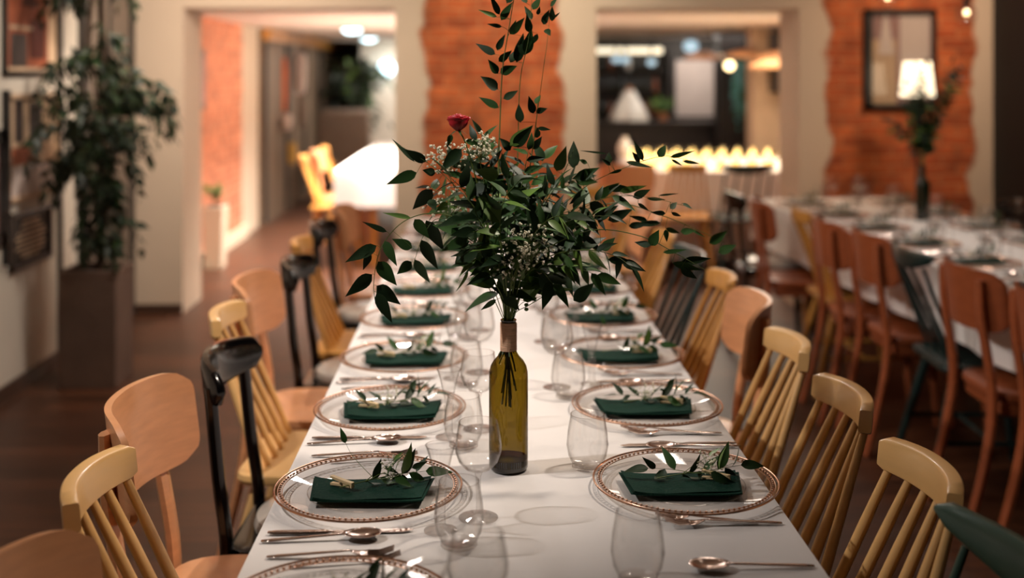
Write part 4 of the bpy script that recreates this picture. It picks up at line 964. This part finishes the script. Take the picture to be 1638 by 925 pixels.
# posters on the left wall
def wallbox(mb, y0, y1, z0, z1, x0, x1): mb.span((WL + x0, y0, z0), (WL + x1, y1, z1)); return mb
def poster(name, label, y0, y1, z0, z1, shapes, fw_=0.02, fm='frame_black', cat='picture'):
    t = thing(name, label, cat, (WL, (y0 + y1) / 2, z0)); o0 = Vector((WL, (y0 + y1) / 2, z0))
    def add(mb, nm, m, **k):
        mb.v = [tuple(Vector(v) - o0) for v in mb.v]; return mb.build(nm, m, t, smooth=False, **k)
    q = MB(); wallbox(q, y0, y1, z0, z0 + fw_, 0.002, 0.022); wallbox(q, y0, y1, z1 - fw_, z1, 0.002, 0.022); wallbox(q, y0, y0 + fw_, z0, z1, 0.002, 0.022); wallbox(q, y1 - fw_, y1, z0, z1, 0.002, 0.022)
    add(q, 'frame', fm)
    q = MB()
    for i, (m, poly) in enumerate(shapes):
        q.use(m); k = len(q.v); x = WL + 0.006 + 0.0006 * i
        for u, v in poly: q.v.append((x, y0 + fw_ + (y1 - y0 - 2 * fw_) * u, z0 + fw_ + (z1 - z0 - 2 * fw_) * v))
        q.face(list(range(k, k + len(poly))))
    o = add(q, 'print', None); return t
RECT = [(0, 0), (1, 0), (1, 1), (0, 1)]
def rc(a, b, c, d): return [(a, b), (c, b), (c, d), (a, d)]
poster('framed_print', 'upper framed print of a rust-coloured building with pointed roof, left wall', 5.18, 5.85, 1.49, 2.12,
       [('paper_tan', RECT), ('paper_rust', rc(0.05, 0.03, 0.82, 0.9)), ('paper_roof', [(0.28, 0.52), (0.62, 0.52), (0.45, 0.8)]), ('paper_dark', rc(0.1, 0.03, 0.4, 0.3)), ('paper_roof', rc(0.45, 0.1, 0.75, 0.42)), ('chalk', rc(0.08, 0.33, 0.5, 0.36))])
poster('framed_print', 'lower framed print with dark towers over pale band, left wall', 5.22, 5.83, 0.90, 1.40,
       [('paper_tan', RECT), ('paper_dark', rc(0.12, 0.55, 0.3, 0.98)), ('paper_dark', rc(0.42, 0.5, 0.7, 0.95)), ('paper_rust', rc(0.0, 0.32, 0.55, 0.5)), ('paper_white', rc(0, 0, 1, 0.3))], fm='paper_tan')
poster('black_sign', 'black sign with rows of cream lettering under the lower print', 5.25, 5.74, 0.575, 0.845,
       [('board_black', RECT)] + [('chalk', rc(a, z, b_, z + 0.055)) for a, b_, z in ((.3, .75, .82), (.25, .8, .72), (.15, .9, .60), (.1, .92, .50), (.15, .85, .40), (.1, .9, .30), (.2, .85, .20), (.25, .7, .11))], cat='sign')
poster('dark_framed_print', 'mauve print in a wide black frame at the left edge', 4.75, 5.19, 0.72, 1.24, [('paper_mauve', RECT), ('paper_dark', rc(0.2, 0.1, 0.6, 0.35)), ('paper_white', rc(.5, .5, .9, .7))], 0.055)
structure(MB().span((WL, 5.185, 0.62), (WL + 0.03, 5.215, 1.42)), 'trim_2', 'frame_black', smooth=False)

# ------------------------------------------------------------------ back wall: framed picture, lamp, second bouquet, pendants
YB = BY0
t = thing('framed_picture', 'black framed picture of a pale spire on the brick wall', 'picture', (2.6, YB, 1.27))
pa, pb = D(1387, 0, YB).x, D(1503, 0, YB).x
q = MB(); z0, z1 = 1.275, 1.905
for a, b_, c, d in ((pa, pb, z0, z0 + 0.03), (pa, pb, z1 - 0.03, z1), (pa, pa + 0.045, z0, z1), (pb - 0.025, pb, z0, z1)): q.span((a - 2.6, -0.035, c - 1.27), (b_ - 2.6, -0.004, d - 1.27))
q.build('frame', 'frame_black', t, smooth=False)
q = MB(); q.use('paper_mauve')
def flat(q, a, b_, c, d, k): q.v += [(pa + (pb - pa) * u - 2.6, -0.012 - 0.0006 * k, z0 + (z1 - z0) * v - 1.27) for u, v in ((a, c), (b_, c), (b_, d), (a, d))]; n = len(q.v); q.face([n - 4, n - 3, n - 2, n - 1])
flat(q, 0.05, 0.97, 0.03, 0.97, 0); q.use('paper_white'); flat(q, 0.5, 0.92, 0.35, 0.95, 1); q.use('paper_tan'); flat(q, 0.1, 0.45, 0.05, 0.7, 1); q.use('paper_white')
q.v += [(pa + (pb - pa) * u - 2.6, -0.0135, z0 + (z1 - z0) * v - 1.27) for u, v in ((0.2, 0.55), (0.42, 0.55), (0.34, 0.9), (0.3, 0.97), (0.26, 0.9))]; n = len(q.v); q.face(list(range(n - 5, n)))
q.build('print', None, t, smooth=False)
q = MB(); q.span((pa + 0.045 - 2.6, -0.03, z0 + 0.03 - 1.27), (pb - 0.025 - 2.6, -0.028, z1 - 0.03 - 1.27)); q.build('glass', 'picture_glass', t, smooth=False)
# floor lamp behind the right-hand table
lp = D(1467, 125, 6.72); t = thing('floor_lamp', 'floor lamp with glowing cream shade before the brick wall', 'lamp', (lp.x, lp.y, 0))
MB().lathe([(0, 0), (0.13, 0), (0.13, 0.015), (0.02, 0.03), (0.012, 0.05)], 32).build('base', 'frame_black', t)
MB().tube([(0, 0, 0.03), (0, 0, 1.40)], 0.01, 10).build('pole', 'frame_black', t)
MB().lathe([(0.098, 1.362), (0.10, 1.372), (0.078, 1.565), (0.076, 1.57)], 40).build('lamp_shade', 'lampshade_glow', t, solid=0.002)
MB().ball((0, 0, 1.45), 0.03, 12, 8).build('bulb', 'bulb_light', t)
ll = lamp('floor_lamp_light', 'POINT', (lp.x, lp.y, 1.46), 8, WARM, 0.03)
# second bottle with greenery
sb = D(1476, 348, 5.72); vb = make_bottle('bottle_green', False, 'bottle_green', 'dark bottle of greenery on the right-hand table'); vb.location = (sb.x, sb.y, ZT)
M2 = Vector((sb.x, sb.y, ZT + 0.28)); r = random.Random(21)
for lab, tips, n in (('leafy branch leaning left in the dark bottle on the right-hand table', [(-.13, .22), (-.10, .40), (-.05, .30)], 3), ('leafy branch standing upright in the dark bottle on the right-hand table', [(.0, .50), (.03, .38), (-.02, .42)], 3), ('thin leafy branch leaning right in the dark bottle on the right-hand table', [(.15, .45), (.12, .30), (.18, .52)], 3)):
    t = thing('greenery_branch', lab, 'branch', M2, group='branches in the dark bottle'); st, fo = MB(), MB(); st.use('stem_green')
    for dx, dz in tips:
        for s in range(2):
            e = Vector((dx + r.uniform(-.03, .03), r.uniform(-.1, .1), dz))
            spray(st, fo, [Vector((0, 0, -0.04)), Vector((dx * .15, 0, dz * .3)), Vector((dx * .6, e.y * .5, dz * .65)), e], 0.05, 0.016, r, 0.25, ('leaf_ficus', 'leaf_dark'), 0.3, 0.0016, 0.42)
    st.build('stem', None, t); fo.build('leaves', None, t)
def pendant(label, p, ztop, kind):
    t = thing('pendant_lamp', label, 'lamp', p, group='hanging lamps')
    MB().tube([(0, 0, 0.05), (0, 0, ztop - p.z)], 0.003, 6).build('cord', 'frame_black', t)
    MB().lathe([(0, 0.075), (0.014, 0.07), (0.016, 0.03), (0.012, 0.028)], 20).build('socket', 'frame_black', t)
    if kind == 'globe':
        MB().ball((0, 0, -0.01), 0.05, 28, 16).build('glass_globe', 'clear_glass', t); MB().ball((0, 0, 0.0), 0.014, 12, 8).build('bulb', 'bulb_light', t)
    elif kind == 'bulb': MB().ball((0, 0, 0.0), 0.045, 20, 12).build('bulb', 'bulb_light', t)
    else:
        MB().lathe([(0.02, 0.05), (0.06, 0.045), (0.19, 0.0), (0.192, -0.03)], 32).build('lamp_shade', 'brass', t, solid=0.003)
        MB().ball((0, 0, -0.005), 0.025, 12, 8).build('bulb', 'warm_light', t)
pendant('clear glass globe pendant near the top right corner', D(1546, 20, 5.6), 2.7, 'globe')
pendant('clear glass globe pendant cut by the top edge above the picture', D(1420, -4, 5.9), 2.7, 'globe')
# ------------------------------------------------------------------ beyond the right opening: bar and buffet
for lab, x, y, Z, k in (('tan disc pendant left of the bare bulbs above the bar', 1125, 90, 11.5, 'disc'), ('tan disc pendant in the middle above the bar', 1190, 87, 11.0, 'disc'),
                        ('tan disc pendant upper right by the opening', 1242, 90, 10.4, 'disc'), ('tan disc pendant lower right by the opening', 1234, 104, 9.9, 'disc'),
                        ('round bare bulb shining brightest in the bar', 1167, 105, 10.5, 'bulb'), ('smaller dim bulb left of the brightest one', 1153, 90, 11.9, 'globe')):
    pendant(lab, D(x, y, Z), CF, k)
q = MB().span((1.2, 13.0, 0), (3.3, 13.5, 0.90)).span((1.17, 12.95, 0.90), (3.33, 13.55, 0.95))
tag(q.build('bar_counter', 'counter_dark', bevel=0.008), 'dark bar counter beyond the right opening', 'counter')
t = thing('bar_shelf', 'dark bottle shelves on the wall behind the bar counter', 'shelves', (1.80, 14.3, 0.95))
for k, z in enumerate((0.0, 0.3, 0.58)): MB().box((0, -0.1, z + 0.01), (1.15, 0.2, 0.02)).build('shelf', 'counter_dark', t, bevel=0.002)
for x in (-0.575, 0.0, 0.575): MB().box((x, -0.1, 0.4), (0.02, 0.2, 0.9)).build('upright', 'counter_dark', t, bevel=0.002)
q = MB().box((0.05, -0.22, 0.845), (0.85, 0.03, 0.07)); q.build('light_strip', 'shelf_light', t, smooth=False)
def make_shelf_bottle(m):
    t = tag(MB().lathe([(0, 0), (0.03, 0), (0.032, 0.01), (0.032, 0.13), (0.012, 0.17), (0.011, 0.21), (0, 0.212)], 14).build('liquor_bottle', m), '', 'bottle'); return t
ms = ['bottle_dark', 'bottle_amber', 'china', 'bottle_green']; r = random.Random(8); cols = {'bottle_dark': 'dark', 'bottle_amber': 'amber', 'china': 'pale', 'bottle_green': 'green'}
for sh, (z, nm) in enumerate(((0.972, 'lowest'), (1.272, 'middle'), (1.552, 'top'))):
    for k in range(9):
        m = r.choice(ms); place('sb' + m, lambda m=m: make_shelf_bottle(m), (1.30 + k * 0.112, 14.13, z), 0, '%s bottle on the %s bar shelf, %s from the left' % (cols[m], nm, 'first' if k == 0 else ORD[k]), 'bottles on the bar shelves')
t = thing('lit_panel', 'pale lit panel behind the bar counter', 'panel', (2.93, 14.29, 0.9)); 
MB().box((-0.2, -0.02, 0.42), (0.5, 0.03, 0.72)).build('board', 'paper_white', t, bevel=0.004); MB().box((-0.2, 0.0, 0.42), (0.54, 0.02, 0.76)).build('frame', 'counter_dark', t, bevel=0.004)
lamp('panel_light', 'AREA', (2.7, 13.7, 1.9), 9, NEUT, 0.5, (2.7, 14.1, 1.3))
# white draped heap on the counter
c = D(1008, 192, 13.2); t = thing('folded_linen', 'white pointed heap of linen standing on the bar counter', 'linen', (c.x, 13.2, 0.952))
q = MB(); q.lathe([(0, 0.0), (0.22, 0.0), (0.225, 0.02), (0.17, 0.14), (0.10, 0.26), (0.05, 0.36), (0, 0.38)], 28)
q.v = [(x * (1 + 0.12 * math.sin(7 * math.atan2(y, x))), y * (0.8 + 0.1 * math.sin(7 * math.atan2(y, x))), z) for x, y, z in q.v]; q.build('drape', 'china', t); MB().lathe([(0.05, 0.36), (0.03, 0.40), (0, 0.41)], 16).build('tip', 'terracotta', t)
c = D(1070, 190, 12.8); t = thing('potted_plant', 'bushy green plant in a brown pot on the bar counter', 'plant', (c.x, 13.15, 0.952))
MB().lathe([(0, 0), (0.05, 0), (0.065, 0.10), (0.06, 0.10), (0.055, 0.02), (0, 0.02)], 20).build('pot', 'terracotta', t)
st, fo = MB(), MB(); st.use('stem_green'); r = random.Random(4)
for k in range(26):
    a = r.uniform(0, 6.28); u = r.uniform(.04, .17); spray(st, fo, [Vector((0, 0, 0.06)), Vector((u * .5 * math.cos(a), u * .5 * math.sin(a), 0.16)), Vector((u * math.cos(a), u * math.sin(a), 0.14 + r.uniform(0, .16)))], 0.05, 0.02, r, 0.2, ('leaf_mid', 'leaf_light'), 0.3, 0.002, 0.5)
st.build('stems', None, t); fo.build('foliage', None, t)
for lab, x, y in (('round cool light left above the bottle shelves', 985, 95), ('second cool light above the bottle shelves', 1000, 96), ('pale cool light right of the shelf strip', 1042, 100), ('wide cool light above the pale lit panel', 1105, 74)):
    p = D(x, y, 13.6); t = thing('spot_lamp', lab, 'lamp', p); MB().ball((0, 0, 0), 0.05 if x != 1105 else 0.09, 16, 10, (1, .8, .8)).build('bulb', 'blue_light', t); MB().tube([(0, 0, 0.03), (0, 0, CF - p.z)], 0.012, 8).build('rod', 'frame_black', t)
# teal trailing plant hanging before the dark pier
p = D(1192, 100, 11.8); t = thing('hanging_plant', 'blue-green trailing plant hanging before the dark pier', 'plant', (p.x, 11.8, 1.60)); st, fo = MB(), MB(); st.use('stem_green'); r = random.Random(6)
for k in range(16):
    a = r.uniform(0, 6.28); u = r.uniform(.02, .12); spray(st, fo, [Vector((0, 0, 0.1)), Vector((u * math.cos(a), u * math.sin(a), 0.05)), Vector((u * math.cos(a) - .03, u * math.sin(a), -.3)), Vector((u * .6 * math.cos(a) - .02, u * math.sin(a), -.35 - r.uniform(0, .3)))], 0.06, 0.03, r, 0.1, ('leaf_teal', 'leaf_teal', 'leaf_mid'), 0.4, 0.002, 0.5)
st.build('stems', None, t); fo.build('foliage', None, t); MB().lathe([(0, 0.06), (0.06, 0.07), (0.08, 0.15), (0.075, 0.15)], 18).build('pot', 'counter_dark', t); MB().tube([(0, 0, 0.14), (0, 0, CF - 1.6)], 0.003, 5).build('cord', 'frame_black', t)
# buffet: rows of candle glasses
def make_candle():
    t = thing('candle_glass', '', 'candle')
    MB().lathe([(0, 0.004), (0.03, 0.004), (0.033, 0.10), (0.034, 0.12)], 20).build('glass', 'clear_glass', t)
    MB().lathe([(0, 0.006), (0.026, 0.006), (0.027, 0.065), (0, 0.066)], 16).build('candle', 'candle_wax', t)
    MB().lathe([(0, 0.068), (0.006, 0.078), (0.004, 0.09), (0, 0.10)], 10).build('flame', 'flame', t)
    return t
r = random.Random(2); rown = ['front', 'second', 'third', 'fourth', 'back']
for j in range(5):
    for k in range(15):
        lx = 1.32 + k * 0.132 + (0.05 if j % 2 else 0); 
        place('candle', make_candle, (lx, 8.68 + j * 0.27, ZT), 0, 'lit candle glass in %s row of the buffet, number %d from the left' % (rown[j], k + 1), 'candle glasses on the buffet')
lamp('candle_glow', 'AREA', (2.45, 9.2, 1.6), 16, (1.0, 0.84, 0.56), 1.2, (2.45, 9.2, 0.7), size_y=0.8)
# white vase near the opening
c = D(1042, 235, 8.75); t = thing('round_vase', 'pale round vase at the left end of the buffet', 'vase', (1.27, 9.9, ZT))
# ------------------------------------------------------------------ beyond the left opening
for lab, x, y, Z in (('nearer round downlight in the passage ceiling', 563, 47, 11.1), ('farther round downlight in the passage ceiling', 590, 61, 13.9)):
    p = D(x, y, Z); p.z = CF; t = thing('downlight', lab, 'lamp', p); MB().lathe([(0, -0.06), (0.05, -0.055), (0.09, -0.03), (0.10, -0.001), (0, -0.001)], 28).build('diffuser', 'cool_light', t); q = MB(); ringmb(q, 0.11, -0.006, 0.008, 32, 6); q.build('trim_ring', 'ceiling_white', t)
p = D(619, 110, 15.1); t = thing('wall_lamp', 'glowing wall lamp on the pale screen at the passage end', 'lamp', (p.x, 15.2, p.z)); MB().ball((0, -0.1, 0), 0.11, 20, 12, (1, .6, 1)).build('diffuser', 'cool_light', t); MB().box((0, -0.02, 0), (0.08, 0.04, 0.1)).build('bracket', 'frame_black', t, bevel=0.003)
lamp('wall_lamp_light', 'POINT', (p.x, 14.85, p.z), 4, (0.9, 1.0, 1.0), 0.08)
# slim planter with small plant by the brick side wall
p = G(338, 428); t = thing('slim_planter', 'slim pale planter by the brick side wall beyond the left opening', 'planter', (WL + 0.13, 8.75, 0))
MB().box((0, 0, 0.24), (0.16, 0.2, 0.48), taper=0.8).build('pot', 'plaster_cream', t, bevel=0.006); MB().box((0, 0, 0.475), (0.12, 0.16, 0.02)).build('soil', 'soil', t)
t = thing('small_plant', 'small yellow-green plant in the slim pale planter', 'plant', (WL + 0.13, 8.75, 0.485)); st, fo = MB(), MB(); st.use('stem_green'); r = random.Random(9)
for k in range(12):
    a = r.uniform(0, 6.28); u = r.uniform(.02, .08); spray(st, fo, [Vector((0, 0, 0)), Vector((u * .5 * math.cos(a), u * .5 * math.sin(a), .1)), Vector((u * math.cos(a), u * math.sin(a), .14))], 0.05, 0.02, r, 0.2, ('leaf_light', 'leaf_light'), 0.3, 0.002, 0.5)
st.build('stems', None, t); fo.build('foliage', None, t)
# picture on the brick side wall
t = thing('framed_picture', 'narrow dark framed picture on the brick wall beyond the left opening', 'picture', (WL, 8.6, 1.2))
MB().box((0.015, 0, 0.25), (0.02, 0.56, 0.46)).build('frame', 'frame_black', t, bevel=0.003); MB().box((0.026, 0, 0.25), (0.004, 0.48, 0.38)).build('print', 'paper_mauve', t, smooth=False)
# hanging decorations and the dark plants at the passage end
def hang(name, label, cat, x, y0, y1, Z, wpx, m):
    a, b_ = D(x, y0, Z), D(x, y1, Z); t = thing(name, label, cat, (a.x, a.y, a.z)); h = a.z - b_.z; w_ = wpx / F * Z
    MB().lathe([(0, 0), (w_ * 0.42, -0.01), (w_ / 2, -h * 0.3), (w_ * 0.45, -h * 0.8), (w_ * 0.3, -h), (0, -h)], 14).build('body', m, t); MB().tube([(0, 0, 0), (0, 0, CF - a.z)], 0.004, 5).build('cord', 'frame_black', t)
hang('hanging_lantern', 'tall orange hanging lantern in the passage', 'decoration', 452, 92, 178, 12.2, 17, 'orange_cloth')
hang('hanging_lantern', 'small white hanging bag below the orange lantern', 'decoration', 458, 182, 208, 12.0, 20, 'paper_white')
hang('hanging_lantern', 'small yellow hanging tag low in the passage', 'decoration', 467, 228, 262, 12.0, 14, 'yellow_cloth')
hang('hanging_lantern', 'long grey glass hanging ornament right of the orange lantern', 'decoration', 480, 85, 150, 12.6, 22, 'paper_white')
hang('hanging_lantern', 'slim grey glass ornament at the passage middle', 'decoration', 483, 152, 205, 12.4, 14, 'taupe')
t = thing('leafy_plant', 'large dark leafy plant at the end of the passage', 'plant', D(572, 269, 14.6) * 1.0); t.location.z = 0; st, fo = MB(), MB(); r = random.Random(15); st.use('stem_brown')
for k in range(44):
    a = r.uniform(0, 6.28); u = r.uniform(.1, .38); h = r.uniform(0.9, 1.75)
    spray(st, fo, [Vector((0, 0, 0.4)), Vector((u * .3 * math.cos(a), u * .3 * math.sin(a), h * .8)), Vector((u * math.cos(a), u * math.sin(a), h)), Vector((u * 1.2 * math.cos(a), u * 1.2 * math.sin(a), h - .08))], 0.13, 0.07, r, 0.5, ('leaf_ficus', 'leaf_dark'), 0.4, 0.004, 0.55)
st.build('stems', None, t); fo.build('foliage', None, t); MB().lathe([(0, 0), (0.16, 0), (0.2, 0.42), (0.18, 0.42), (0.17, 0.36), (0, 0.36)], 24).build('pot', 'dark_grey', t)
c = D(537, 230, 13.2); t = thing('armchair', 'brown rounded armchair at the end of the passage', 'armchair', (c.x + .08, c.y, 0))
MB().box((0, 0, 0.32), (0.62, 0.55, 0.2)).build('seat', 'taupe', t, bevel=0.05); MB().box((0.0, 0.26, 0.72), (0.62, 0.12, 0.72)).build('backrest', 'taupe', t, bevel=0.05)
for sx in (-1, 1):
    MB().box((sx * 0.33, 0, 0.45), (0.1, 0.55, 0.3)).build('armrest', 'taupe', t, bevel=0.04)
    for sy in (-1, 1): MB().tube([(sx * .26, sy * .22, 0), (sx * .26, sy * .22, .24)], [0.015, 0.022], 8).build('leg', 'frame_black', t)
# finish the round vase
t = [o for o in SC.objects if o.name.startswith('round_vase')][0]
MB().lathe([(0, 0), (0.03, 0), (0.05, 0.03), (0.065, 0.08), (0.055, 0.13), (0.025, 0.165), (0.03, 0.19), (0.026, 0.19), (0.02, 0.165)], 24).build('body', 'china', t)
